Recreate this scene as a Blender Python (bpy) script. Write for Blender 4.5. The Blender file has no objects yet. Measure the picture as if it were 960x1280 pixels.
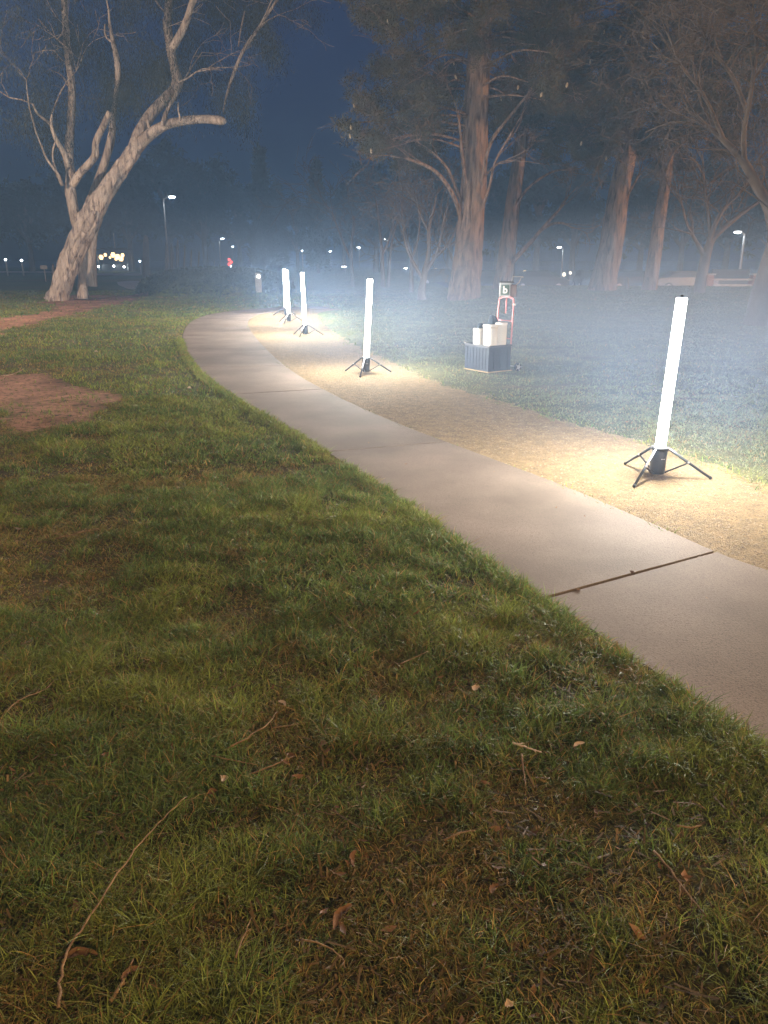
import bpy, bmesh, math, random
import numpy as np
from mathutils import Vector, Matrix
random.seed(7)
rng = np.random.default_rng(11)
PI = math.pi
sc = bpy.context.scene
COL = sc.collection

# ------------------------------------------------------------------ camera
PITCH = math.radians(18.15); CAMZ = 1.55; FPX = 961.0
cam = bpy.data.objects.new('camera', bpy.data.cameras.new('camera')); COL.objects.link(cam)
cam.data.sensor_fit = 'VERTICAL'; cam.data.sensor_height = 36.0; cam.data.lens = 36.0 * FPX / 1280.0
cam.location = (0, 0, CAMZ); cam.rotation_euler = (PI / 2 - PITCH, 0, 0)
cam.data.clip_start = 0.05; cam.data.clip_end = 3000
sc.camera = cam

# ------------------------------------------------------------------ world, light, exposure
w = bpy.data.worlds.new('World'); sc.world = w; w.use_nodes = True
wn = w.node_tree.nodes; wl = w.node_tree.links
bgn = wn['Background']
sky = wn.new('ShaderNodeTexSky'); sky.sky_type = 'NISHITA'; sky.sun_disc = False
sky.sun_elevation = math.radians(1.0); sky.sun_rotation = math.radians(140); sky.ozone_density = 6.0
tint = wn.new('ShaderNodeMix'); tint.data_type = 'RGBA'; tint.blend_type = 'MULTIPLY'; tint.inputs[0].default_value = 1.0
tint.inputs[7].default_value = (0.40, 0.62, 1.0, 1)
wl.new(sky.outputs[0], tint.inputs[6]); wl.new(tint.outputs[2], bgn.inputs[0])
bgn.inputs[1].default_value = 0.068

def add_sun(): # faint moonlight
    l = bpy.data.lights.new('moon', 'SUN'); l.energy = 0.02; l.angle = math.radians(0.5); l.color = (0.8, 0.88, 1.0)
    o = bpy.data.objects.new('moon', l); COL.objects.link(o); o.rotation_euler = (math.radians(50), 0, math.radians(-40))
add_sun()
TUBE_L = 620.0          # radiance of the light tubes
HAZE_D = 0.0048          # haze density
LAMP_RIGHT = 60000.0     # watts, sodium street lamps standing outside the picture
LAMP_LEFT = 7600.0
FILL_TREE = 9000.0  # added lamp out of view, put in to light the eucalyptus
sc.view_settings.view_transform = 'Standard'; sc.view_settings.look = 'None'
sc.view_settings.exposure = 0.35; sc.view_settings.gamma = 1.0
sc.view_settings.use_curve_mapping = False
cy = sc.cycles
cy.use_denoising = True
try: cy.denoiser = 'OPENIMAGEDENOISE'
except Exception: pass
cy.max_bounces = 4; cy.diffuse_bounces = 2; cy.glossy_bounces = 2; cy.transmission_bounces = 2
cy.volume_bounces = 0; cy.transparent_max_bounces = 6
cy.sample_clamp_indirect = 2.0; cy.sample_clamp_direct = 25.0
try: cy.denoising_prefilter = 'ACCURATE'
except Exception: pass
cy.caustics_reflective = False; cy.caustics_refractive = False
cy.use_light_tree = True

# ------------------------------------------------------------------ projection helpers (pixels of the 960x1280 photo)
SP, CP = math.sin(PITCH), math.cos(PITCH)
def ray(px, py):
    x = (px - 480) / FPX; y = (640 - py) / FPX
    return Vector((x, CP + y * SP, -SP + y * CP))
def gp(px, py, z=0.0):
    d = ray(px, py); t = (z - CAMZ) / d.z
    return Vector((d.x * t, d.y * t, z))
def at(px, py, Y):
    d = ray(px, py); t = Y / d.y
    return Vector((d.x * t, Y, CAMZ + d.z * t))
def mpp(Y): return Y / CP / FPX * 0.97     # metres per photo pixel near the horizon at distance Y

# ------------------------------------------------------------------ noise
def vnoise(x, y, s, seed=0):
    x = np.asarray(x, float) / s; y = np.asarray(y, float) / s
    r = np.random.default_rng(seed + 100).random((256, 256))
    xi = np.floor(x).astype(int); yi = np.floor(y).astype(int)
    fx = x - xi; fy = y - yi; fx = fx * fx * (3 - 2 * fx); fy = fy * fy * (3 - 2 * fy)
    a = r[xi % 256, yi % 256]; b = r[(xi + 1) % 256, yi % 256]; c = r[xi % 256, (yi + 1) % 256]; d = r[(xi + 1) % 256, (yi + 1) % 256]
    return (a * (1 - fx) + b * fx) * (1 - fy) + (c * (1 - fx) + d * fx) * fy
def sstep(a, b, x):
    t = np.clip((np.asarray(x, float) - a) / (b - a), 0, 1); return t * t * (3 - 2 * t)
def inpoly(x, y, poly):
    x = np.asarray(x, float); y = np.asarray(y, float); r = np.zeros(x.shape, bool); n = len(poly)
    for i in range(n):
        x1, y1 = poly[i][0], poly[i][1]; x2, y2 = poly[(i + 1) % n][0], poly[(i + 1) % n][1]
        if y1 == y2: continue
        c = ((y1 > y) != (y2 > y)) & (x < (x2 - x1) * (y - y1) / (y2 - y1) + x1)
        r ^= c
    return r
def spline(pts, n):
    pts = [Vector(p) for p in pts]; P = [2 * pts[0] - pts[1]] + pts + [2 * pts[-1] - pts[-2]]
    out = []
    for i in range(1, len(P) - 2):
        for k in range(n):
            t = k / n; a, b, c, d = P[i - 1], P[i], P[i + 1], P[i + 2]
            out.append(0.5 * ((2 * b) + (-a + c) * t + (2 * a - 5 * b + 4 * c - d) * t * t + (-a + 3 * b - 3 * c + d) * t * t * t))
    out.append(pts[-1]); return out
def resample(pts, n):
    L = [0]
    for a, b in zip(pts, pts[1:]): L.append(L[-1] + (b - a).length)
    out = []; j = 0
    for i in range(n):
        s = L[-1] * i / (n - 1)
        while j < len(L) - 2 and L[j + 1] < s: j += 1
        t = (s - L[j]) / max(1e-9, L[j + 1] - L[j]); out.append(pts[j].lerp(pts[j + 1], t))
    return out

# ------------------------------------------------------------------ path outlines on the ground
Lpx = [(960, 940), (880, 885), (800, 833), (680, 752), (610, 705), (540, 655), (480, 612), (420, 575), (370, 543), (310, 508), (272, 482), (245, 458), (231, 432), (230, 416), (240, 403), (262, 394), (300, 388.5)]
Rpx = [(960, 718), (900, 697), (800, 652), (700, 609), (600, 571), (520, 541), (460, 516), (410, 492), (370, 469), (340, 445), (318, 421), (310, 406), (316, 397), (335, 391)]
Lw = [gp(*p) for p in Lpx]; Rw = [gp(*p) for p in Rpx]
Lw = [Lw[0] + (Lw[0] - Lw[1]).normalized() * k_ for k_ in (4, 3, 2, 1.3, .8, .4)] + Lw + [gp(345, 385.2), gp(400, 383.8)]
Rw = [Rw[0] + (Rw[0] - Rw[1]).normalized() * k_ for k_ in (4, 3, 2, 1.3, .8, .4)] + Rw + [gp(368, 387.3), gp(410, 385.7)]
Lw = spline(Lw, 8); Rw = spline(Rw, 8)
Gpx = [(960, 604), (890, 578), (820, 556), (740, 534), (680, 516), (620, 498), (560, 482), (530, 470), (490, 452), (455, 436), (425, 418), (408, 407), (400, 398), (402, 391)]
Gw = [gp(*p) for p in Gpx]
Gw = [Gw[0] + (Gw[0] - Gw[1]).normalized() * k_ for k_ in (5, 4, 3, 2, 1.3, .8, .4)] + Gw + [gp(430, 387.2)]
Gw = spline(Gw, 8)
CONC = [(p.x, p.y) for p in Lw] + [(p.x, p.y) for p in reversed(Rw)]
GRAV = [(p.x, p.y) for p in Rw] + [(p.x, p.y) for p in reversed(Gw)]
TRAIL = [(p.x, p.y) for p in [gp(*q) for q in [(-60, 428), (-60, 404), (0, 401), (60, 388), (110, 378), (160, 370), (196, 366), (176, 373), (150, 380), (90, 394), (40, 408), (0, 418)]]]
PATCH = [(p.x, p.y) for p in [gp(*q) for q in [(-60, 474), (30, 468), (90, 476), (140, 494), (158, 512), (120, 528), (80, 540), (20, 546), (-60, 548)]]]
EUCB = [(p.x, p.y) for p in [gp(*q) for q in [(50, 380), (60, 372), (110, 368), (150, 370), (130, 382), (90, 388)]]]
FARP = [gp(*q) for q in [(160, 362), (148, 357), (146, 353), (160, 351.5), (186, 351.5), (176, 354), (172, 357), (180, 361), (196, 365), (180, 365)]]

def tz(x, y):
    x = np.asarray(x, float); y = np.asarray(y, float)
    right = sstep(0.5, 5.0, x - (y - 26) * 0.02)
    z = 0.36 * sstep(17, 33, y) * right * (1 - sstep(37, 50, y)) - 0.7 * sstep(38, 60, y) * sstep(1.5, 6, x)
    # bank of ground cover on the left, behind the end of the footpath
    ex = (x + 8.0) / 3.6; ey = (y - 38.5) / 3.2
    z = z + 0.95 * np.clip(1 - (np.abs(ex) ** 3 + np.abs(ey) ** 3), 0, 1) ** 0.6
    und = (vnoise(x, y, 1.1, 3) - .5) * 0.05 + (vnoise(x, y, 0.37, 4) - .5) * 0.025
    near_path = 1.0
    return z, und
def tzs(x, y): return float(tz(x, y)[0])

# ------------------------------------------------------------------ materials
def mat(name, c1, c2=None, rough=.85, scale=5., bump=0., bscale=40., stretch=None, c3=None, s3=40., metal=0., spec=.3, attr=None, emit=None, estr=0., dist=.01):
    m = bpy.data.materials.new(name); m.use_nodes = True; nt = m.node_tree; N = nt.nodes; L = nt.links
    b = N['Principled BSDF']; b.inputs['Roughness'].default_value = rough; b.inputs['Metallic'].default_value = metal
    b.inputs['Specular IOR Level'].default_value = spec
    tc = N.new('ShaderNodeTexCoord'); mp = N.new('ShaderNodeMapping'); L.new(tc.outputs['Object'], mp.inputs[0])
    if stretch: mp.inputs['Scale'].default_value = stretch
    def noise(s, det=6):
        n = N.new('ShaderNodeTexNoise'); n.inputs['Scale'].default_value = s; n.inputs['Detail'].default_value = det; L.new(mp.outputs[0], n.inputs[0]); return n
    col = None
    if attr:
        a = N.new('ShaderNodeAttribute'); a.attribute_name = attr; col = a.outputs['Color']
    else:
        n = noise(scale); r = N.new('ShaderNodeValToRGB'); L.new(n.outputs[0], r.inputs[0])
        r.color_ramp.elements[0].position = .35; r.color_ramp.elements[1].position = .65
        r.color_ramp.elements[0].color = (*c1, 1); r.color_ramp.elements[1].color = (*(c2 or c1), 1); col = r.outputs[0]
    if c3:
        n3 = noise(s3, 3); r3 = N.new('ShaderNodeValToRGB'); L.new(n3.outputs[0], r3.inputs[0])
        r3.color_ramp.elements[0].position = .5; r3.color_ramp.elements[1].position = .7
        mx = N.new('ShaderNodeMix'); mx.data_type = 'RGBA'; L.new(r3.outputs[0], mx.inputs[0]); L.new(col, mx.inputs[6]); mx.inputs[7].default_value = (*c3, 1); col = mx.outputs[2]
    L.new(col, b.inputs['Base Color'])
    if bump:
        nb = noise(bscale, 8); bp = N.new('ShaderNodeBump'); bp.inputs['Strength'].default_value = bump; bp.inputs['Distance'].default_value = dist
        L.new(nb.outputs[0], bp.inputs['Height']); L.new(bp.outputs[0], b.inputs['Normal'])
    if emit:
        b.inputs['Emission Color'].default_value = (*emit, 1); b.inputs['Emission Strength'].default_value = estr
    return m
def emitter(name, c, s):
    m = bpy.data.materials.new(name); m.use_nodes = True; nt = m.node_tree; nt.nodes.clear()
    o = nt.nodes.new('ShaderNodeOutputMaterial'); e = nt.nodes.new('ShaderNodeEmission'); e.inputs[0].default_value = (*c, 1); e.inputs[1].default_value = s
    nt.links.new(e.outputs[0], o.inputs[0]); return m

M = {}
M['concrete'] = mat('concrete', (.128, .099, .076), (.205, .160, .128), .85, 1.3, .6, 110, c3=(.10, .078, .062), s3=150, spec=.2, dist=.004)
M['gravel'] = mat('gravel', (.19, .13, .062), (.28, .195, .095), .95, 9, .9, 120, c3=(.10, .068, .04), s3=62, dist=.03)
M['pebble'] = mat('pebble', (.16, .12, .08), (.36, .28, .18), .9, 30)
M['joint'] = mat('joint', (.08, .05, .035), (.13, .08, .05), .95, 20, .5, 90)
M['ground'] = mat('ground', (.1, .1, .1), rough=.95, bump=.8, bscale=25, attr='Col', c3=(.05, .04, .02), s3=14, dist=.04)
M['grass'] = mat('grass', (.1, .1, .1), rough=.55, attr='Col', spec=.35)
def translucent(m, f):
    nt = m.node_tree; N = nt.nodes; b = N['Principled BSDF']; o = [n for n in N if n.type == 'OUTPUT_MATERIAL'][0]
    tr = N.new('ShaderNodeBsdfTranslucent'); mx = N.new('ShaderNodeMixShader'); mx.inputs[0].default_value = f
    nt.links.new(b.inputs['Base Color'].links[0].from_socket, tr.inputs[0]); nt.links.new(b.outputs[0], mx.inputs[1]); nt.links.new(tr.outputs[0], mx.inputs[2]); nt.links.new(mx.outputs[0], o.inputs[0])
translucent(M['grass'], .42)
M['euc_bark'] = mat('eucalyptus_bark', (.33, .27, .23), (.58, .49, .43), .85, 1.6, 1.0, 7, stretch=(3.4, 3.4, .4), c3=(.12, .085, .068), s3=2.6, dist=.14)
M['pine_bark'] = mat('pine_bark', (.17, .12, .09), (.30, .21, .16), .95, 5, 1.0, 7, stretch=(1.5, 1.5, .28), c3=(.07, .045, .03), s3=6, dist=.12)
M['bare_bark'] = mat('bare_bark', (.10, .078, .064), (.18, .145, .12), .9, 4, .6, 18, stretch=(1, 1, .4), dist=.02)
M['euc_leaf'] = mat('eucalyptus_leaf', (.022, .027, .018), (.05, .055, .038), .7, .8)
M['pine_leaf'] = mat('pine_needles', (.05, .05, .026), (.11, .095, .05), .7, .7, c3=(.13, .08, .045), s3=2.2)
M['far_leaf'] = mat('far_foliage', (.03, .04, .025), (.06, .07, .04), .8, .5)
M['cover'] = mat('ground_cover', (.03, .045, .022), (.08, .10, .05), .7, 3)
M['cone'] = mat('pine_cone', (.36, .29, .19), (.50, .42, .30), .7, 30)
M['black'] = mat('black_plastic', (.016, .017, .019), (.026, .027, .03), .45, 20, .1, 200, spec=.5)
M['graph'] = mat('graphite_metal', (.03, .031, .034), (.045, .046, .05), .38, 20, metal=.6)
M['label'] = mat('pale_print', (.45, .45, .45), (.5, .5, .5), .6, 9)
M['white'] = mat('white_plastic', (.72, .71, .68), (.80, .79, .76), .5, 8)
M['paper'] = mat('white_paper', (.74, .72, .68), (.82, .80, .77), .9, 12, .3, 90)
M['navy'] = mat('navy_crate', (.010, .016, .028), (.018, .026, .042), .55, 12)
M['red'] = mat('red_paint', (.55, .20, .20), (.62, .25, .25), .35, 9, spec=.5)
M['rubber'] = mat('rubber', (.02, .02, .02), (.03, .03, .03), .9, 9)
M['steel'] = mat('steel', (.42, .43, .45), (.55, .56, .58), .4, 12, metal=.7)
M['wood'] = mat('wood', (.42, .30, .14), (.55, .40, .2), .8, 9)
M['cloth'] = mat('dark_cloth', (.022, .032, .045), (.04, .055, .07), .95, 12, .6, 60)
M['greybox'] = mat('grey_box', (.30, .31, .33), (.36, .37, .39), .6, 10)
M['brown'] = mat('brown_box', (.12, .085, .08), (.16, .115, .105), .7, 10)
M['darkgreen'] = mat('sign_field', (.06, .10, .08), (.08, .12, .10), .7, 10)
M['pole'] = mat('galvanised_pole', (.30, .30, .30), (.38, .38, .38), .5, 9, metal=.3)
M['brick'] = mat('brick', (.30, .14, .09), (.42, .22, .15), .9, 6)
M['conc2'] = mat('cast_concrete', (.42, .40, .37), (.52, .50, .46), .85, 6, .3, 60)
M['carpaint'] = mat('car_paint', (.018, .02, .025), (.025, .027, .032), .25, 3, spec=.6)
M['carsilver'] = mat('car_silver', (.20, .21, .23), (.24, .25, .27), .3, 3, metal=.4)
M['glass'] = mat('car_glass', (.01, .012, .015), (.015, .017, .02), .08, 3, spec=.8)
M['road'] = mat('road', (.045, .045, .048), (.06, .06, .063), .9, 4, .4, 50)
M['twig'] = mat('twig', (.13, .08, .045), (.27, .18, .10), .85, 30, .5, 60)
M['leafdry'] = mat('dry_leaf', (.10, .05, .025), (.20, .11, .055), .8, 25)
M['leafpale'] = mat('pale_leaf', (.38, .28, .20), (.56, .44, .34), .8, 25)
M['tube'] = emitter('tube_light', (1.0, .955, .87), TUBE_L)
M['lampwhite'] = emitter('lamp_white', (.85, .95, 1.0), 45)
M['lampwarm'] = emitter('lamp_warm', (1.0, .62, .26), 5)
M['sodium'] = emitter('sodium', (1.0, .55, .25), 20)
M['red_light'] = emitter('red_signal', (1.0, .08, .05), 5)
M['glow_small'] = emitter('window_glow', (1.0, .85, .6), 4)

# ------------------------------------------------------------------ mesh helpers
def link(name, verts, faces, material, parent=None, smooth=False, loc=None):
    me = bpy.data.meshes.new(name); me.from_pydata([tuple(v) for v in verts], [], faces); me.update()
    if smooth: me.polygons.foreach_set('use_smooth', [True] * len(me.polygons))
    me.materials.append(material)
    o = bpy.data.objects.new(name, me); COL.objects.link(o)
    if parent: o.parent = parent
    if loc: o.location = loc
    return o
class MB:
    def __init__(s): s.v = []; s.f = []
    def add(s, v, f):
        n = len(s.v); s.v += [Vector(p) for p in v]; s.f += [tuple(i + n for i in q) for q in f]
    def box(s, c, d, rz=0, rx=0, ry=0, bev=0.0):
        bm = bmesh.new(); bmesh.ops.create_cube(bm, size=1)
        for v in bm.verts: v.co = Vector((v.co.x * d[0], v.co.y * d[1], v.co.z * d[2]))
        if bev: bmesh.ops.bevel(bm, geom=bm.edges[:], offset=bev, segments=2, affect='EDGES', profile=.5)
        R = Matrix.Rotation(rz, 3, 'Z') @ Matrix.Rotation(ry, 3, 'Y') @ Matrix.Rotation(rx, 3, 'X')
        bm.verts.index_update()
        s.add([R @ v.co + Vector(c) for v in bm.verts], [[v.index for v in f.verts] for f in bm.faces]); bm.free(); return s
    def tube(s, pts, rad, n=8, cap=True, ridge=0., ns=0):
        pts = [Vector(p) for p in pts]; k = len(pts)
        if not hasattr(rad, '__len__'): rad = [rad] * k
        t = (pts[1] - pts[0]).normalized(); u = t.orthogonal().normalized(); base = len(s.v)
        for i in range(k):
            t2 = (pts[min(i + 1, k - 1)] - pts[max(i - 1, 0)]).normalized()
            u = (u - t2 * u.dot(t2)).normalized(); v = t2.cross(u)
            for j in range(n):
                a = 2 * PI * j / n; r = rad[i]
                if ridge: r *= 1 + ridge * (math.sin(a * 5 + i * .45 + ns) * .5 + math.sin(a * 9 - i * .7 + ns * 2) * .35 + (random.random() - .5) * .35)
                s.v.append(pts[i] + (u * math.cos(a) + v * math.sin(a)) * r)
        for i in range(k - 1):
            for j in range(n):
                a = base + i * n + j; b = base + i * n + (j + 1) % n
                s.f.append((a, b, b + n, a + n))
        if cap:
            s.f.append(tuple(base + j for j in reversed(range(n)))); s.f.append(tuple(base + (k - 1) * n + j for j in range(n)))
        return s
    def lathe(s, prof, c=(0, 0, 0), n=24):
        c = Vector(c); base = len(s.v); k = len(prof)
        for r, z in prof:
            for j in range(n):
                a = 2 * PI * j / n; s.v.append(c + Vector((r * math.cos(a), r * math.sin(a), z)))
        for i in range(k - 1):
            for j in range(n):
                a = base + i * n + j; b = base + i * n + (j + 1) % n; s.f.append((a, b, b + n, a + n))
        s.f.append(tuple(base + j for j in reversed(range(n)))); s.f.append(tuple(base + (k - 1) * n + j for j in range(n)))
        return s
    def build(s, name, m, parent=None, smooth=False): return link(name, s.v, s.f, m, parent, smooth)
def fastmesh(name, V, F, material, parent=None, colors=None, smooth=False, k=None):
    """V (n,3); F list of (array of (m,k)) face arrays"""
    me = bpy.data.meshes.new(name); me.vertices.add(len(V)); me.vertices.foreach_set('co', np.ascontiguousarray(V, dtype=np.float32).ravel())
    li = np.concatenate([f.ravel() for f in F]); st = []; tot = []; o = 0
    for f in F:
        st.append(o + np.arange(len(f)) * f.shape[1]); tot.append(np.full(len(f), f.shape[1])); o += f.size
    me.loops.add(len(li)); me.loops.foreach_set('vertex_index', li.astype(np.int32))
    me.polygons.add(sum(len(f) for f in F)); me.polygons.foreach_set('loop_start', np.concatenate(st).astype(np.int32))
    try: me.polygons.foreach_set('loop_total', np.concatenate(tot).astype(np.int32))
    except Exception: pass
    if colors is not None:
        a = me.color_attributes.new('Col', 'FLOAT_COLOR', 'POINT'); c = np.ones((len(V), 4), np.float32); c[:, :3] = colors; a.data.foreach_set('color', c.ravel())
    me.update(calc_edges=True)
    if smooth: me.polygons.foreach_set('use_smooth', np.ones(len(me.polygons), bool))
    me.materials.append(material); ob = bpy.data.objects.new(name, me); COL.objects.link(ob)
    if parent: ob.parent = parent
    return ob
def empty(name, loc, label, cat, group=None, rz=0):
    o = bpy.data.objects.new(name, None); COL.objects.link(o); o.location = loc; o.rotation_euler = (0, 0, rz)
    o.empty_display_size = .2; return tag(o, label, cat, group)
def tag(o, label, cat, group=None):
    o['label'] = label; o['category'] = cat
    if group: o['group'] = group
    return o
def copy_tree(o, parent=None):
    c = o.copy(); COL.objects.link(c)
    if parent: c.parent = parent
    for ch in [x for x in bpy.data.objects if x.parent == o and x != c]: copy_tree(ch, c)
    return c

# ------------------------------------------------------------------ ground
def axis(a, b, fine, outer):
    mid = list(np.arange(a, b + 1e-6, fine)); out = mid[:]; s = fine
    lo = a; hi = b
    while hi < outer or lo > -outer:
        s *= 1.35
        hi += s; lo -= s; out.append(hi); out.insert(0, lo)
    return np.array(out)
gx = axis(-14, 12, .13, 1500); gy = axis(-1, 48, .16, 1500)
X, Y = np.meshgrid(gx, gy, indexing='ij'); zz, und = tz(X, Y)
onpath = inpoly(X, Y, CONC) | inpoly(X, Y, GRAV)
# soften: undulation only away from the path
op = onpath.astype(float)
for _ in range(4):
    op[1:-1, 1:-1] = np.maximum.reduce([op[1:-1, 1:-1], op[:-2, 1:-1] * .8, op[2:, 1:-1] * .8, op[1:-1, :-2] * .8, op[1:-1, 2:] * .8])
Z = zz + und * (1 - np.clip(op * 1.2, 0, 1)) * (1 - sstep(45, 60, np.abs(Y) + np.abs(X) * .3)) - .012 * onpath + .022 * (~onpath) * (1 - sstep(30, 50, np.abs(Y)))
_gz = Z
def ground_z(x, y):
    xi = np.clip(np.searchsorted(gx, x) - 1, 0, len(gx) - 2); yi = np.clip(np.searchsorted(gy, y) - 1, 0, len(gy) - 2)
    fx = (x - gx[xi]) / (gx[xi + 1] - gx[xi]); fy = (y - gy[yi]) / (gy[yi + 1] - gy[yi])
    return (Z[xi, yi] * (1 - fx) + Z[xi + 1, yi] * fx) * (1 - fy) + (Z[xi, yi + 1] * (1 - fx) + Z[xi + 1, yi + 1] * fx) * fy
def gz(x, y): return float(ground_z(np.array([x]), np.array([y]))[0])
def dirtmask(x, y):
    jx = (vnoise(x, y, .7, 20) - .5) * 1.1 + (vnoise(x, y, .2, 21) - .5) * .4; jy = (vnoise(x, y, .8, 22) - .5) * 1.1 + (vnoise(x, y, .2, 23) - .5) * .4
    far = sstep(12, 25, y)
    m = np.zeros(np.shape(x))
    m = np.maximum(m, inpoly(x + jx * .5, y + jy, TRAIL) * 1.)
    m = np.maximum(m, inpoly(x + jx, y + jy * 1.2, PATCH) * 1.)
    m = np.maximum(m, inpoly(x + jx, y + jy * 2, EUCB) * 1.)
    return m
def turfcolor(x, y, r):
    """x,y arrays -> base colour of turf; r random per item"""
    p = .34 * vnoise(x, y, 1.1, 31) + .36 * vnoise(x, y, .38, 32) + .30 * vnoise(x, y, .13, 33)
    green = np.array([.11, .19, .045]); lime = np.array([.24, .28, .05]); straw = np.array([.36, .25, .075]); brown = np.array([.12, .065, .03])
    d = np.hypot(x, y)
    dryw = sstep(.52, .68, p + .01 * (1 - sstep(2., 5.0, d)) - .13 * sstep(2.5, 6, y + x * 1.2) + .125 * sstep(.3, 2.5, -x + 0.3) + .04 * (1 - sstep(1.5, 3, d)))
    t = np.clip(dryw * .5 + (r - .43) * .95, 0, 1)
    c = green[None] * (1 - t[..., None]) + straw[None] * t[..., None] * .8
    l = (sstep(.45, .7, vnoise(x, y, .5, 40)) * .6 + (np.abs(r * 7.13 % 1) < .3) * .4)[..., None] * (1 - t[..., None])
    c = c * (1 - l) + lime[None] * l
    return c, dryw
cr = rng.random(X.size)
c, _ = turfcolor(X.ravel(), Y.ravel(), np.full(X.size, .55)); dm = dirtmask(X.ravel(), Y.ravel())
dist = np.hypot(X.ravel(), Y.ravel()); nearf = (1 - sstep(12, 30, dist))[:, None]
soil = (np.array([.06, .042, .02])[None] * (.3 + 1.4 * rng.random(X.size))[:, None])
base = c * .8 * (1 - nearf * .75) + soil * nearf * .6
dirt = np.array([.29, .155, .10])[None] * (.35 + .75 * vnoise(X.ravel(), Y.ravel(), .3, 55) + .45 * vnoise(X.ravel(), Y.ravel(), .14, 56))[:, None]
gcol = base * (1 - dm[:, None]) + dirt * dm[:, None]
nx, ny = X.shape; idx = np.arange(nx * ny).reshape(nx, ny)
F = np.stack([idx[:-1, :-1].ravel(), idx[1:, :-1].ravel(), idx[1:, 1:].ravel(), idx[:-1, 1:].ravel()], 1)
g = fastmesh('ground', np.stack([X.ravel(), Y.ravel(), Z.ravel()], 1), [F], M['ground'], colors=gcol, smooth=True); g['kind'] = 'structure'

# concrete footpath: slabs with open joints
NS = 260
A = resample(Lw, NS); B = resample(Rw, NS)
cuts = []
def cutindex(lp, rp):
    return min(range(NS), key=lambda i: (A[i] - lp).length), min(range(NS), key=lambda i: (B[i] - rp).length)
joints = [cutindex(gp(670, 751), gp(900, 697.5)), cutindex(gp(408, 568), gp(556, 554)), cutindex(gp(293, 490 + 4), gp(404, 487.5))]
mb = MB()
# centre arclength slabs
def lerpi(P, f):
    f = max(0, min(NS - 1.001, f)); i = int(f); return P[i].lerp(P[i + 1], f - i)
knots = [(0, 0)] + [joints[0]] + [((joints[0][0] * .5 + joints[1][0] * .5), (joints[0][1] * .5 + joints[1][1] * .5))][:0] + [joints[1], joints[2]]
dl = joints[2][0] - joints[1][0]; k = joints[2]
while k[0] + 14 < NS - 1 and k[1] + 14 < NS - 1:
    k = (k[0] + 22, k[1] + 21); knots.append(k)
knots.append((NS - 1, NS - 1))
TOP = .022
for (a0, b0), (a1, b1) in zip(knots, knots[1:]):
    n = max(2, int(max(a1 - a0, b1 - b0))); gapA = .05 if a0 == knots[1][0] else .02
    La = []; Lb = []
    for i in range(n + 1):
        f = i / n; La.append(lerpi(A, a0 + (a1 - a0) * f)); Lb.append(lerpi(B, b0 + (b1 - b0) * f))
    def shift(p, q, g): return p + (q - p).normalized() * g
    g0 = .010 if a0 == knots[1][0] else .009
    if a0 > 0: La[0] = shift(La[0], La[1], g0 * 1.3); Lb[0] = shift(Lb[0], Lb[1], g0)
    if a1 < NS - 1:
        g1 = .010 if a1 == knots[1][0] else .009
        La[-1] = shift(La[-1], La[-2], g1 * 1.3); Lb[-1] = shift(Lb[-1], Lb[-2], g1)
    NW = 8; s0 = len(mb.v)
    for i in range(n + 1):
        for j in range(NW + 1):
            p = La[i].lerp(Lb[i], j / NW); mb.v.append(Vector((p.x, p.y, TOP)))
        mb.v.append(Vector((La[i].x, La[i].y, -.05))); mb.v.append(Vector((Lb[i].x, Lb[i].y, -.05)))
    R = NW + 3
    for i in range(n):
        for j in range(NW): q = s0 + i * R + j; mb.f.append((q, q + 1, q + 1 + R, q + R))
        q = s0 + i * R; mb.f.append((q + R, q + NW + 1 + R, q + NW + 1, q)); mb.f.append((q + NW, q + NW + 2, q + NW + 2 + R, q + NW + R))
    for i in (0, n):
        q = s0 + i * R; mb.f.append(tuple([q + j for j in range(NW + 1)] + [q + NW + 2, q + NW + 1]))
o = mb.build('footpath', M['concrete']); o['kind'] = 'structure'

# gravel strip
mb = MB(); n = 220; A2 = resample(Rw, n); B2 = resample(Gw, n); NW = 14
GV = []; 
for i in range(n):
    d = (B2[i] - A2[i])
    for j in range(NW + 1):
        f = j / NW; e = 0.0
        if j == NW: e = (random.random() - .5) * .16
        if j == NW - 1: e = (random.random() - .5) * .06
        p = A2[i] + d * f + d.normalized() * e
        z = .008 + (.006 * math.sin(i * 1.7 + j * 2.3) * math.sin(i * .9 - j * 1.1) if 0 < j < NW else 0) + (-.012 if j == NW else 0)
        GV.append((p.x, p.y, z))
idx = np.arange(n * (NW + 1)).reshape(n, NW + 1)
F = np.stack([idx[:-1, :-1].ravel(), idx[1:, :-1].ravel(), idx[1:, 1:].ravel(), idx[:-1, 1:].ravel()], 1)
o = fastmesh('gravel_path', np.array(GV), [F], M['gravel'], smooth=True); o['kind'] = 'structure'
# loose grit
n = 60000
ii = rng.random(n) ** 1.0; px = []
ai = (ii * (len(A2) - 2)); i0 = ai.astype(int); fr = (ai - i0)[:, None]
An = np.array([tuple(p) for p in A2]); Bn = np.array([tuple(p) for p in B2])
pa = An[i0] * (1 - fr) + An[i0 + 1] * fr; pb = Bn[i0] * (1 - fr) + Bn[i0 + 1] * fr
f = rng.random(n)[:, None] * 1.06 - .005; P = pa + (pb - pa) * f; P[:, 2] = .012
keep = P[:, 1] < 14; P = P[keep]; n = len(P); s = (rng.random(n) ** 3 * .006 + .0022)[:, None, None]
oct_ = np.array([(1, 0, 0), (-1, 0, 0), (0, 1, 0), (0, -1, 0), (0, 0, .7), (0, 0, -.7)])[None] * (1 + .5 * rng.random((n, 6, 1)))
V = (P[:, None] + oct_ * s).reshape(-1, 3); b = (np.arange(n) * 6)[:, None]
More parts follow.
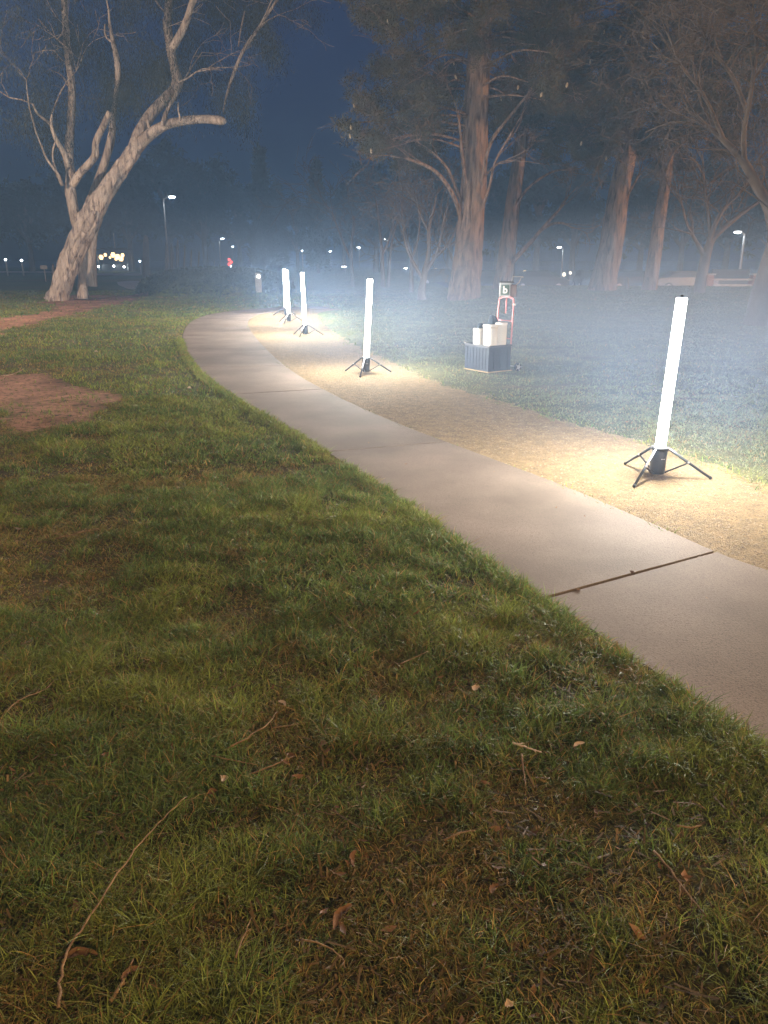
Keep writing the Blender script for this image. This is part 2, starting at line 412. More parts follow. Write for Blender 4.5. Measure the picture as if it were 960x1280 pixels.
T = np.array([(0, 2, 4), (2, 1, 4), (1, 3, 4), (3, 0, 4)]); F = (b[:, None] + T[None]).reshape(-1, 3)
o = fastmesh('gravel', V, [F], M['pebble']); tag(o, 'loose tan grit scattered over the gravel strip beside the footpath', 'gravel'); o['kind'] = 'stuff'

# pale curving path and road strips far on the left, car park on the right
o = link('far_path', [(p.x, p.y, gz(p.x, p.y) + .03) for p in FARP], [tuple(range(len(FARP)))], M['conc2']); o['kind'] = 'structure'
mb = MB()
for q in [[(118, 345), (176, 345), (176, 342.5), (118, 342.5)], [(-40, 341), (90, 341.2), (90, 339.6), (-40, 339.6)]]:
    P = [gp(*p) for p in q]; mb.add([(p.x, p.y, gz(p.x, p.y) + .05) for p in P], [(0, 1, 2, 3)])
o = mb.build('far_road', M['conc2']); o['kind'] = 'structure'
o = link('car_park', [(4, 58, -.66), (60, 58, -.66), (60, 92, -.66), (4, 92, -.66)], [(0, 1, 2, 3)], M['road']); o['kind'] = 'structure'

# ------------------------------------------------------------------ grass blades
def blades():
    bands = [(0.7, 2.0, 44000, .0027, .050), (2.0, 3.2, 33000, .0032, .050), (3.2, 5.5, 17000, .0042, .050), (5.5, 9, 6500, .0065, .048), (9, 14, 1100, .010, .055), (14, 22, 380, .018, .06), (22, 42, 110, .035, .065)]
    PX = []; PY = []; W = []; H = []
    for y0, y1, dens, wd, ht in bands:
        hw = .5 * y1 + 1.0; n = int((y1 - y0) * 2 * hw * dens)
        x = (rng.random(n) * 2 - 1) * hw; y = y0 + (y1 - y0) * rng.random(n); k = np.abs(x) < .5 * y + 1.0
        x = x[k]; y = y[k]; PX.append(x); PY.append(y); W.append(np.full(len(x), wd)); H.append(np.full(len(x), ht))
    Ae = np.array([(p.x, p.y) for p in resample(Lw, 1200)]); Ae = Ae[(Ae[:, 1] > 1) & (Ae[:, 1] < 16)]
    nmain = sum(len(q) for q in PX); ne = 52000; k = (rng.random(ne) ** 1.6 * len(Ae)).astype(int); e = Ae[k]; off = -rng.random(ne) ** 1.5 * .14 + .02
    PX.append(e[:, 0] + off * .9 + rng.normal(0, .02, ne)); PY.append(e[:, 1] + off * .6 + rng.normal(0, .02, ne)); W.append(.003 + e[:, 1] * .0004); H.append(np.full(ne, .052))
    x = np.concatenate(PX); y = np.concatenate(PY); wd = np.concatenate(W); ht = np.concatenate(H); edge = np.arange(len(x)) >= nmain
    # clumping: pull blades to tuft centres
    cs = .04; cxi = np.floor(x / cs); cyi = np.floor(y / cs); hsh = np.random.default_rng(5).random((512, 512, 2))
    off = hsh[(cxi.astype(int)) % 512, (cyi.astype(int)) % 512]; tx = (cxi + off[:, 0]) * cs; ty = (cyi + off[:, 1]) * cs
    nearm = y < 8; pull = np.where(nearm, .55 * rng.random(len(x)), 0); dxc = x - tx; dyc = y - ty
    x = x + (tx - x) * pull; y = y + (ty - y) * pull
    keep = ~inpoly(x + (rng.random(len(x)) - .5) * .05 + .012, y, CONC)
    ga = sorted([(p.y, p.x) for p in Gw]); gwx = np.interp(y, [q[0] for q in ga], [q[1] for q in ga])
    ra = sorted([(p.y, p.x) for p in Rw]); rwx = np.interp(y, [q[0] for q in ra], [q[1] for q in ra])
    dg = x - gwx; ing = inpoly(x, y, GRAV)
    keep &= ~(ing & ((dg < -.30 * rng.random(len(x)) ** 2) | (dg > 0) | (x - rwx < .25)))
    keep &= rng.random(len(x)) < np.where((dg > -.1) & (dg < .9), .35 + .65 * sstep(0, .8, dg + .3 * (vnoise(x, y, .3, 77) - .5)), 1)
    dm = dirtmask(x, y); keep &= rng.random(len(x)) > dm * .93
    hole = vnoise(x, y, .35, 61) * .6 + vnoise(x, y, .12, 62) * .4
    keep &= (rng.random(len(x)) < sstep(.15, .42, hole) * .75 + .25) | edge
    bank = (np.abs((x + 8) / 3.6) ** 3 + np.abs((y - 38.5) / 3.2) ** 3) < 1; keep &= ~bank
    x, y, wd, ht, dxc, dyc, edge, gwx_ = [a[keep] for a in (x, y, wd, ht, dxc, dyc, edge, gwx)]; n = len(x)
    r = rng.random(n); c, dry = turfcolor(x, y, r)
    tuft = vnoise(x, y, .13, 66) * .7 + vnoise(x, y, .6, 67) * .3
    beyond = (x > gwx_) & (y > 0)
    c = np.where(beyond[:, None], c * .3 + np.array([.20, .22, .13])[None] * .7, c); ht = np.where(beyond, ht * .55, ht)
    h = ht * (.35 + 1.15 * rng.random(n)) * np.where(edge, 1.0, .38 + 1.25 * tuft ** 1.3) * (1 - .35 * dry)
    lean = rng.random(n) ** .75 * 1.75 + .1 + .3 * dry
    ang = np.arctan2(dyc, dxc) + rng.normal(0, 1.4, n)
    dirx, diry = np.cos(ang), np.sin(ang); sx, sy = -diry, dirx
    sa = rng.random(n) * 2 * PI; mixs = .5
    sx2 = np.cos(sa); sy2 = np.sin(sa)
    segs = [0, .38, .75, 1.0]; wids = [1.0, .9, .6, 0]
    z0 = ground_z(x, y)
    V = np.zeros((n, 7, 3)); q = 0; tw = rng.normal(0, .8, n)
    for t, wf in zip(segs, wids):
        ph = lean * t; # bent arc
        fx = h * (1 - np.cos(ph * 1.2)) / np.maximum(.35, lean * 1.2) ; fz = h * np.sin(np.minimum(ph * 1.2, 2.5)) / np.maximum(.35, lean * 1.2)
        straight = lean < .35
        fz = np.where(straight, h * t, fz)
        cx_ = x + dirx * fx + sx * h * tw * t * t; cy_ = y + diry * fx + sy * h * tw * t * t; cz_ = z0 + fz - .004
        if wf > 0:
            for sgn in (-1, 1):
                V[:, q, 0] = cx_ + sgn * sx2 * wd * wf * .5; V[:, q, 1] = cy_ + sgn * sy2 * wd * wf * .5; V[:, q, 2] = cz_; q += 1
        else:
            V[:, q, 0] = cx_; V[:, q, 1] = cy_; V[:, q, 2] = cz_; q += 1
    br = (.5 + 1.0 * rng.random(n) ** 1.3)[:, None]; c = c * br
    dead = (rng.random(n) < .09 + .12 * dry)[:, None]; c = np.where(dead, np.array([.34, .21, .08])[None] * br, c)
    C = np.repeat(c[:, None], 7, 1); C[:, :2] *= .8; C[:, 6:] *= 1.1  # bases darkened, tips lightened: shade between the blades put into the colour
    b = (np.arange(n) * 7)[:, None]
    Q = np.concatenate([b + np.array([[0, 1, 3, 2]]), b + np.array([[2, 3, 5, 4]])]); T = b + np.array([[4, 5, 6]])
    print('blades', n)
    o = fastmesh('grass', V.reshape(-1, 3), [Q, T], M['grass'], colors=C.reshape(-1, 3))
    tag(o, 'uneven green and straw coloured turf beside the footpath', 'grass'); o['kind'] = 'stuff'
blades()
def thatch():
    n = 34000; y = .8 + rng.random(n) ** 1.2 * 7; x = (rng.random(n) * 2 - 1) * (.5 * y + .6)
    k = ~inpoly(x, y, CONC) & ~inpoly(x, y, GRAV); dmk = dirtmask(x, y); k &= rng.random(n) < .65 + dmk
    x = x[k]; y = y[k]; n = len(x); z = ground_z(x, y) + rng.random(n) * .022
    L = .008 + rng.random(n) ** 2.5 * .06; a = rng.random(n) * PI; wdt = .0012 + rng.random(n) * .002
    dx, dy = np.cos(a) * L, np.sin(a) * L; sx, sy = -np.sin(a) * wdt, np.cos(a) * wdt; dz = rng.normal(0, .008, n)
    V = np.zeros((n, 4, 3)); V[:, 0] = np.stack([x - sx, y - sy, z], 1); V[:, 1] = np.stack([x + sx, y + sy, z], 1)
    V[:, 2] = np.stack([x + dx + sx, y + dy + sy, z + dz], 1); V[:, 3] = np.stack([x + dx - sx, y + dy - sy, z + dz], 1)
    c = np.array([.20, .13, .06])[None] * (.3 + rng.random(n)[:, None] * .9); C = np.repeat(c[:, None], 4, 1).reshape(-1, 3)
    o = fastmesh('thatch', V.reshape(-1, 3), [np.arange(n * 4).reshape(n, 4)], M['grass'], colors=C)
    tag(o, 'brown dead thatch and litter lying between the grass blades', 'thatch'); o['kind'] = 'stuff'
thatch()
def scraps():
    n = 1500; y = .9 + rng.random(n) ** 1.3 * 8; x = (rng.random(n) * 2 - 1) * (.5 * y + .6)
    k = ~inpoly(x, y, GRAV) & (~inpoly(x, y, CONC) | (rng.random(n) < .06)) & ((vnoise(x, y, .5, 90) > .42)); x = x[k]; y = y[k]; n = len(x)
    z = np.where(inpoly(x, y, CONC), .027, ground_z(x, y) + .006 + rng.random(n) * .022)
    a = rng.random(n) * 2 * PI; L_ = .006 + .018 * rng.random(n) ** 2; W_ = L_ * (.25 + .45 * rng.random(n))
    u = np.stack([np.cos(a), np.sin(a), rng.normal(0, .25, n)], 1); v = np.stack([-np.sin(a), np.cos(a), rng.normal(0, .35, n)], 1); c0 = np.stack([x, y, z], 1)
    L_ = L_[:, None]; W_ = W_[:, None]; up = np.array([0, 0, 1.0])[None]
    V = np.stack([c0 - u * L_, c0 - v * W_ * .8 + u * L_ * .2, c0 + u * L_ + up * L_ * .35, c0 + v * W_ - u * L_ * .1, c0 - up * W_ * .3], 1)
    b_ = (np.arange(n) * 5)[:, None]; F = (b_[:, :, None] + np.array([[(0, 1, 4), (1, 2, 4), (2, 3, 4), (3, 0, 4)]])).reshape(-1, 3)
    c = np.array([.24, .125, .06])[None] * (.3 + rng.random(n)[:, None] * 1.1); c = np.where((rng.random(n) < .02)[:, None], np.array([.30, .23, .16])[None], c)
    o = fastmesh('leaf_litter', V.reshape(-1, 3), [F], M['grass'], colors=np.repeat(c[:, None], 5, 1).reshape(-1, 3))
    tag(o, 'crumbs of brown leaf and bark scattered through the turf', 'leaf litter'); o['kind'] = 'stuff'
scraps()
def cover():
    n = 26000; ex = rng.random(n) * 2 - 1; ey = rng.random(n) * 2 - 1; x = -8 + ex * 3.6; y = 38.5 + ey * 3.2
    k = (np.abs(ex) ** 3 + np.abs(ey) ** 3) < 1; x = x[k]; y = y[k]; n = len(x); z = ground_z(x, y) + rng.random(n) ** 2 * .22
    c = np.stack([x, y, z], 1); V = c[:, None] + rng.normal(0, .055, (n, 4, 3)); 
    o = fastmesh('ground_cover', V.reshape(-1, 3), [np.arange(n * 4).reshape(n, 4)], M['cover'])
    tag(o, 'dense low leafy ground cover over the bank behind the end of the path', 'ground cover'); o['kind'] = 'stuff'
cover()

# ------------------------------------------------------------------ trees
def limb3(lst, Y0, depth=0., dend=None):
    """list of (px,py,widthpx) -> points, radii at distance Y0 drifting in depth"""
    out = []; rad = []; n = len(lst)
    for i, (px, py, wd) in enumerate(lst):
        Yd = Y0 + depth * i / max(1, n - 1); out.append(at(px, py, Yd)); rad.append(wd * .5 * mpp(Yd))
    m = 6; pts = spline(out, m); r = []
    for i in range(n - 1):
        for q in range(m): r.append(rad[i] * (1 - q / m) + rad[i + 1] * q / m)
    r.append(rad[-1]); return pts, r
def twigs(mb, p, d, L, r, depth, out=None, sides=4, droop=0., bend=.35, split=(2, 3), minr=.006):
    n = 4; pts = [p]; rr = [r]; q = p.copy(); dd = d.normalized()
    for i in range(n):
        dd = (dd + Vector((random.gauss(0, bend * .5), random.gauss(0, bend * .5), random.gauss(0, bend * .35) - droop))).normalized()
        q = q + dd * L / n; pts.append(q.copy()); rr.append(max(minr, r * (1 - .5 * (i + 1) / n)))
    mb.tube(pts, rr, sides, cap=False)
    if out is not None and depth <= 2: out += [(pts[2], dd), (pts[3], dd), (pts[4], dd)]
    if depth > 0:
        for _ in range(random.randint(*split)):
            i = random.choice([2, 3, 4, 4]); nd = (dd + Vector((random.gauss(0, .65), random.gauss(0, .65), random.gauss(0, .5)))).normalized()
            twigs(mb, pts[i], nd, L * random.uniform(.55, .8), rr[i] * .7, depth - 1, out, sides, droop, bend, split, minr)
def leafcloud(P, n, sig, ln, wd, droop):
    """P (m,3) centres -> quads elongated"""
    P = np.asarray(P, float); k = rng.integers(0, len(P), n); c = P[k] + rng.normal(0, 1, (n, 3)) * np.asarray(sig)[None]
    d = rng.normal(0, 1, (n, 3)); d[:, 2] -= droop; d /= np.linalg.norm(d, axis=1)[:, None]
    s = np.cross(d, rng.normal(0, 1, (n, 3))); s /= np.linalg.norm(s, axis=1)[:, None] + 1e-9
    L = (ln * (.5 + rng.random(n)))[:, None]; W = (wd * (.6 + .8 * rng.random(n)))[:, None]
    V = np.stack([c, c + d * L * .5 + s * W * .5, c + d * L, c + d * L * .5 - s * W * .5], 1)
    return V.reshape(-1, 3), np.arange(n * 4).reshape(n, 4)
def clumps(specs, Y0, spread=2.5, per=60):
    """specs (px,py,rpx): blobs of centres; returns centre points"""
    out = []
    for px, py, r in specs:
        cY = Y0 + random.uniform(-spread, spread); c = at(px, py, cY); R = r * mpp(cY)
        sub = [c + Vector((random.gauss(0, .5), random.gauss(0, .55), random.gauss(0, .4))) * R for _ in range(9)]
        for s in sub:
            for _ in range(per // 9): out.append(s + Vector((random.gauss(0, .2), random.gauss(0, .2), random.gauss(0, .15))) * R)
    return out
def lift(root, objs):
    for o in objs:
        o.parent = root; o.matrix_parent_inverse = Matrix.Translation(-root.location)

# --- eucalyptus
YE = 31.5
b0 = gp(85, 375); root = empty('eucalyptus_tree', (b0.x, b0.y, gz(b0.x, b0.y)), 'large gnarled eucalyptus with a leaning pale ridged trunk by the dirt trail', 'tree')
mb = MB()
def L(lst, dep=0., n=14, ridge=.0, Y0=YE, ns=0):
    p, r = limb3(lst, Y0, dep); mb.tube(p, r, n, ridge=ridge, ns=ns); return p, r
L([(70, 378, 26), (74, 366, 21), (81, 345, 22), (94, 312, 23), (106, 284, 24), (117, 264, 22), (134, 236, 18), (152, 211, 16), (166, 190, 15), (172, 178, 13)], 0, 30, .20)
L([(63, 375, 6), (70, 350, 7), (83, 318, 7), (100, 290, 7)], -.3, 10, .2, ns=2)
L([(80, 376, 5), (88, 345, 7), (100, 312, 8), (111, 280, 7)], -.35, 10, .2, ns=4)
L([(72, 378, 7), (80, 350, 8), (92, 318, 8), (105, 290, 7)], -.5, 8, .2, ns=7)
for k_ in range(9):
    o_ = -11 + k_ * 2.6 + random.uniform(-1, 1); wd_ = random.uniform(3.5, 6.5)
    L([(71 + o_ * 1.0, 377, wd_ * 1.1), (79 + o_ * .8, 350, wd_), (89 + o_ * .72, 325, wd_), (100 + o_ * .62 + random.uniform(-1, 1), 300, wd_ * .9), (110 + o_ * .7 + random.uniform(-2, 2), 280, wd_ * .7), (118 + o_ * .5, 264, wd_ * .3)], -.25 - .30 * (1 - abs(o_) / 20), 8, .15, ns=k_)
L([(168, 186, 15), (176, 163, 13), (188, 144, 12), (205, 125, 11), (221, 106, 12), (217, 80, 9), (213, 60, 10), (210, 30, 8), (211, 0, 8), (214, -60, 6), (220, -130, 3)], 1.5, 12, .07)
L([(214, 62, 8), (225, 44, 8), (235, 20, 7), (243, -10, 5), (260, -70, 4)], -1, 10, .06)
L([(170, 186, 13), (188, 168, 12), (208, 156, 10), (230, 151, 9), (255, 149, 9), (270, 150, 9.5), (277, 151, 9), (280, 151.5, 6)], -2.0, 12, .06)
L([(203, 157, 6), (207, 143, 5), (213, 130, 4), (222, 116, 4)], 0, 6, 0, YE - .8)
L([(184, 150, 4), (186, 158, 4), (188, 165, 4)], 0, 6)
L([(226, 150, 2), (223, 138, 2), (223, 128, 1.5)], 0, 5, 0, YE - 1)
L([(279, 140, 1.5), (283, 120, 2.5), (292, 92, 4), (305, 62, 4), (325, 32, 3), (343, 5, 3), (365, -30, 2)], 1, 6)
L([(318, 44, 2.5), (325, 35, 2), (333, 27, 2)], 1, 5)
L([(298, 58, 1.6), (301, 38, 1.6), (306, 14, 1.6)], 1, 5)
L([(108, 300, 12), (97, 283, 11), (92, 262, 12), (88, 240, 12), (89, 222, 11), (86, 200, 10), (88, 160, 9), (90, 115, 8), (84, 60, 7), (80, 0, 6), (78, -60, 4)], 1.5, 14, .12, ns=3)
L([(90, 232, 9), (102, 214, 8), (113, 203, 8), (119, 193, 8), (120, 177, 7), (129, 158, 7), (137, 140, 6)], -.6, 10, .1)
L([(128, 158, 3), (126, 168, 3), (122, 176, 2.5)], -.5, 6)
L([(139, 160, 6), (146, 110, 5), (147, 82, 7), (142, 55, 5), (137, 30, 3), (136, 10, 2)], 1, 8, .05, YE + .6)
L([(141, 53, 2.6), (134, 48, 2.4), (131, 40, 2), (131, 30, 1.6)], 0, 5, 0, YE + .6)
L([(85, 208, 7), (80, 192, 6), (70, 174, 5), (64, 156, 3.5), (65, 143, 2)], -.8, 8)
L([(65, 157, 3), (57, 150, 3), (47, 142, 2.6), (41, 130, 2)], -1, 6)
L([(78, 232, 4), (73, 220, 5), (68, 212, 3.2), (58, 198, 2.4), (52, 183, 2), (46, 168, 1.2)], -.6, 6)
L([(72, 218, 2.5), (67, 203, 2.2), (66, 190, 2), (69, 177, 1.5)], -.7, 5)
L([(104, 374, 13), (103, 350, 10), (104, 320, 10), (105, 290, 9), (109, 262, 9), (119, 236, 9), (130, 206, 9), (139, 172, 8), (142, 146, 5)], .8, 14, .2, YE + .4, ns=5)
L([(114, 358, 15), (113, 335, 13), (114, 305, 12), (119, 286, 9), (127, 272, 4)], 0, 10, .15, YE + 1.8, ns=8)
for (px, py, dx, dz) in [(41, 130, -1, .6), (65, 142, .1, 1), (46, 168, -.3, 1), (222, 116, .5, 1), (213, 60, -.3, 1), (235, 20, .8, 1), (90, 115, -.5, .8), (84, 60, -.7, .6), (137, 30, .3, 1), (305, 62, .5, .8), (325, 32, .5, 1), (210, 20, -.5, .8), (221, 104, .6, .2)]:
    twigs(mb, at(px, py, YE + random.uniform(-.5, .8)), Vector((dx, random.uniform(-.3, .3), dz)), 1.8, .035, 3, droop=.02, minr=.007)
t = mb.build('trunk', M['euc_bark'], smooth=True)
ctr = clumps([(60, 70, 62), (30, 130, 45), (60, 165, 30), (100, 20, 60), (140, 125, 30), (150, 100, 26), (180, 50, 45), (165, 10, 50), (215, 130, 24), (235, 90, 45), (255, 40, 55), (290, 115, 30), (300, 140, 20), (320, 60, 45), (330, 20, 40), (290, -20, 60), (20, 40, 55), (120, -40, 80), (-10, 90, 50), (220, -50, 70), (40, -30, 60)], YE, 2.2, 110)
ctr = [c_ for c_ in ctr if c_.y > YE + .1 or random.random() < .12]
V, F = leafcloud(ctr, 85000, (.22, .22, .32), .13, .017, 2.2)
cr_ = fastmesh('crown', V, [F], M['euc_leaf']); lift(root, [t, cr_])

# --- pines
PT = MB()
def pine(spec, Y0, label, limbs, blobs, nleaf, ridge, rz, cones=0, sides=22):
    global mb
    p0 = at(spec[0][0], spec[0][1], Y0); zb = gz(p0.x, p0.y)
    root = empty('pine_tree', (p0.x, p0.y, zb), label, 'tree', 'tall pines on the rise behind the lawn')
    mb = MB(); p, r = limb3(spec, Y0, .5); p = [Vector((p0.x - (p[1].x - p0.x) * .3, p0.y, zb - .15))] + p; r = [r[0] * 1.08] + r
    mb.tube(p, r, sides, ridge=ridge)
    tips = []
    for l, dep in limbs:
        q, rr = limb3(l, Y0, dep); mb.tube(q, rr, 7, cap=False)
        for k in range(3): twigs(mb, q[-1 - k * 3], (q[-1] - q[-4]), 1.2, .02, 2, tips, droop=-.02)
    # whorled boughs hidden in the foliage
    top = p[-1]
    ctr = clumps(blobs, Y0, 2.6, 120)
    for c in random.sample(ctr, min(70, len(ctr))):
        k = min(range(len(p)), key=lambda i: abs(p[i].z - (c.z + .3))); a = p[k]
        mid = a.lerp(c, .5) + Vector((0, 0, random.uniform(.1, .5)))
        mb.tube(spline([a, mid, c], 4), [.045, .042, .04, .036, .033, .028, .024, .02, .014], 5, cap=False)
    for c in random.sample(ctr, min(60, len(ctr))):
        twigs(mb, c, Vector((random.gauss(0, 1), random.gauss(0, 1), random.gauss(0, .6))), .8, .012, 1, None, minr=.006)
    t = mb.build('trunk', M['pine_bark'], smooth=True)
    V, F = leafcloud(ctr, int(nleaf * 1.7), (.11, .11, .075), .17, .022, -.1)
    c_ = fastmesh('crown', V, [F], M['pine_leaf']); lift(root, [t, c_])
    for k in range(cones):
        c = random.choice(ctr) + Vector((random.gauss(0, .2), -.5, random.gauss(0, .2)))
        m2 = MB(); m2.lathe([(.010, -.10), (.030, -.07), (.036, -.03), (.030, .01), (.012, .05)], (0, 0, 0), 8)
        o = m2.build('pine_cone', M['cone'], smooth=True) if k == 0 else COL.objects.link(cone0.copy()) or None
        if k == 0: cone0 = o
        else: o = COL.objects[-1]
        o.parent = root; o.location = c - root.location; o.rotation_euler = (random.gauss(0, .25), random.gauss(0, .25), 0)
    return root
pine([(580, 378, 39), (581, 362, 37), (583, 335, 34), (588, 290, 30), (592, 230, 28), (594, 170, 27), (597, 100, 26), (600, 40, 24), (603, -40, 20), (605, -120, 14)], 29.5,
     'thickest pine with a straight deeply furrowed trunk, just left of the trolley',
     [([(578, 280, 5.5), (570, 252, 5), (558, 230, 4.4), (545, 215, 4), (530, 206, 4), (508, 198, 3)], -1.5), ([(584, 240, 4), (578, 200, 4), (575, 165, 3), (572, 140, 2)], -1.2),
      ([(600, 245, 5), (606, 205, 4), (615, 175, 4), (635, 148, 3), (662, 115, 2)], -1.5), ([(600, 270, 3.5), (611, 235, 3), (620, 200, 2.6), (640, 165, 2)], -1.2), ([(580, 262, 4), (566, 225, 3.5), (555, 205, 3), (540, 190, 2)], -1.0), ([(601, 225, 3), (622, 205, 2.6), (640, 200, 2)], -1)],
     [(470, 170, 30), (500, 180, 30), (535, 185, 26), (490, 140, 36), (530, 140, 40), (500, 90, 45), (550, 90, 45), (520, 40, 50), (480, 30, 35), (570, 30, 50), (630, 60, 50), (650, 110, 40), (610, 130, 35), (680, 50, 50), (560, -20, 60), (640, -10, 60), (690, 110, 35), (500, -20, 50)], 80000, .11, 0, 30, 30)
pine([(627, 366, 24), (630, 345, 22), (636, 300, 19), (643, 240, 16), (650, 190, 14), (660, 120, 12), (668, 40, 9), (672, -40, 6)], 34,
     'slimmer pine right behind the trolley, with a long bough reaching right',
     [([(637, 332, 6), (648, 319, 5.5), (662, 304, 5), (676, 288, 4), (690, 272, 3.4), (704, 256, 2.4)], -1.5), ([(678, 287, 3.4), (690, 280, 3), (703, 279, 2.6), (716, 285, 1.6)], -1.5), ([(641, 262, 4), (660, 235, 3), (690, 215, 2.4), (715, 212, 1.6)], -1)],
     [(690, 150, 40), (650, 40, 50), (700, 90, 45), (720, 180, 30), (640, 150, 35), (690, 0, 55), (735, 130, 35)], 36000, .10, 0, 6, 18)
pine([(752, 367, 34), (755, 350, 30), (761, 320, 27), (768, 280, 25), (776, 230, 22), (785, 180, 20), (795, 110, 17), (803, 40, 14), (810, -50, 10)], 33,
     'thick leaning pine with an orange lit right edge, right of the trolley',
     [([(781, 250, 3), (795, 225, 2.5), (800, 215, 2)], -.5), ([(778, 190, 4), (755, 165, 3), (735, 155, 2)], -1.2)],
     [(740, 150, 40), (780, 120, 45), (760, 70, 50), (720, 40, 45), (800, 50, 50), (780, 180, 26), (820, 110, 40), (740, -10, 60), (810, -20, 60), (745, 190, 22), (710, 120, 35)], 64000, .12, 0, 26, 22)
pine([(811, 368, 19), (814, 345, 16), (819, 315, 15), (825, 270, 13), (833, 215, 12), (840, 150, 10), (846, 80, 8), (850, 0, 6)], 33.3,
     'narrow pine second from the right in the row, leaning right',
     [([(832, 215, 4), (842, 190, 3), (860, 175, 2)], -1)],
     [(835, 205, 20), (850, 160, 36), (880, 120, 45), (860, 70, 45), (840, 20, 50), (900, 50, 50), (880, 0, 55), (820, 175, 24), (900, 170, 30), (930, 60, 50), (940, 130, 40), (910, 110, 40), (950, 0, 50)], 60000, .12, 0, 4, 16)

# --- bare broadleaf trees
def bare(name, label, specs, Y0, extra, group, seedtips, dep=0., L0=1.6, depth=4, r0=.03, split=(2, 3), ridge=.05):
    global mb
    p0 = at(specs[0][0][0], specs[0][0][1], Y0); zb = gz(p0.x, p0.y); root = empty(name, (p0.x, p0.y, zb), label, 'tree', group)
    mb = MB()
    for i, s in enumerate(specs):
        q, r = limb3(s, Y0, dep * (1 if i else 0))
        if i == 0: q = [Vector((p0.x, p0.y, zb - .1))] + q; r = [r[0] * 1.15] + r
        mb.tube(q, r, 12 if i == 0 else 7, cap=False, ridge=ridge)
        for k in range(seedtips):
            j = len(q) - 1 - int(random.random() ** 1.5 * len(q) * .62)
            if i == 0 and seedtips and q[j].z < zb + 2.2: continue
            d = (q[min(j + 1, len(q) - 1)] - q[j - 1]).normalized() + Vector((random.gauss(0, .6), random.gauss(0, .6), random.gauss(.1, .5)))
            twigs(mb, q[j], d, L0 * random.uniform(.6, 1.2), min(r[j] * .6, r0), depth, None, 4, 0., .4, split, .0065 * Y0 / 30)
    # trunk and crown: fine twigs belong to the crown
    t = mb.build('trunk', M['bare_bark'], smooth=True); lift(root, [t]); return root
bare('bare_tree', 'bare forked tree beside the brick ended bench', [[(873, 369, 14), (876, 352, 12.5), (880, 330, 12), (884, 313, 11), (893, 296, 7), (915, 276, 6), (940, 258, 4), (966, 240, 3)],
    [(884, 314, 8), (890, 290, 6), (904, 262, 4.5), (925, 240, 3), (940, 215, 2)], [(881, 320, 7), (870, 302, 4), (857, 275, 3), (850, 245, 2)], [(888, 296, 5), (885, 265, 4), (880, 230, 3), (878, 195, 2)]], 31, None, 'bare trees in the park', 13, -.5, 1.5, 3)
bare('bare_tree', 'bare tree at the right edge with a heavy arching limb and tangled twigs', [[(944, 412, 32), (947, 395, 29), (954, 365, 26), (964, 330, 24), (972, 295, 22), (962, 262, 13), (945, 230, 11), (928, 200, 9), (905, 176, 6), (885, 158, 4.5), (862, 140, 3)],
    [(930, 204, 6.5), (930, 165, 5.5), (938, 120, 4.5), (945, 60, 3.5), (940, 10, 3)], [(968, 285, 12), (985, 230, 10), (1000, 160, 8), (1010, 80, 6), (1000, 0, 4)], [(934, 140, 5), (915, 95, 4), (890, 60, 3), (870, 20, 2)], [(940, 100, 5), (965, 60, 4), (960, 10, 3)], [(905, 176, 5), (880, 120, 3.5), (850, 80, 2.5), (835, 40, 2)]], 19.5, None, 'bare trees in the park', 17, -1.0, 1.6, 4, .022)
bare('bare_tree', 'small many stemmed bare tree just left of the thickest pine', [[(528, 378, 12), (527, 365, 9), (531, 340, 7), (536, 315, 5), (536, 285, 4), (542, 262, 3), (545, 245, 2)],
    [(532, 340, 5), (545, 318, 4), (552, 295, 3), (556, 272, 2), (560, 255, 1.5)], [(540, 322, 4), (556, 310, 3), (566, 295, 3), (572, 278, 2)], [(529, 350, 4), (515, 325, 3.5), (507, 305, 3), (504, 285, 2)], [(536, 290, 3), (526, 270, 2.4), (520, 250, 1.8)], [(550, 298, 2.4), (560, 310, 2)]], 31, None, 'bare trees in the park', 6, -.5, 1.2, 3, .018)
bare('bare_tree', 'thin bare tree standing directly left of the many stemmed one', [[(514, 367, 6), (514, 345, 5), (514, 320, 4), (508, 295, 3), (503, 270, 2), (500, 240, 1.5)], [(514, 325, 3), (522, 300, 2.4), (525, 270, 1.8)]], 40, None, 'bare trees in the park', 7, -.5, 1.8, 3, .02)
bare('bare_tree', 'slender bare tree farther back, right of the third tube light', [[(479, 358, 6), (478, 338, 5), (477, 315, 4), (474, 285, 3), (470, 250, 2)], [(477, 320, 3), (486, 300, 2.4), (492, 275, 2)]], 48, None, 'bare trees in the park', 7, 0, 2.2, 3, .022)
bare('bare_tree', 'slender bare tree twin of the one beside it, with a straight pale stem', [[(485, 358, 4.5), (486, 340, 4), (487, 325, 3.4), (490, 300, 2.6), (498, 270, 2)]], 48.6, None, 'bare trees in the park', 6, 0, 1.8, 3, .02)
bare('bare_tree', 'lone slim bare tree seen between the tube lights, forking high', [[(441, 357, 5), (440, 340, 4.4), (439, 325, 4), (440, 300, 3), (442, 270, 2)], [(439, 326, 3), (430, 305, 2.2), (422, 285, 1.8), (415, 265, 1.4)]], 49, None, 'bare trees in the park', 7, 0, 2.2, 3, .022)

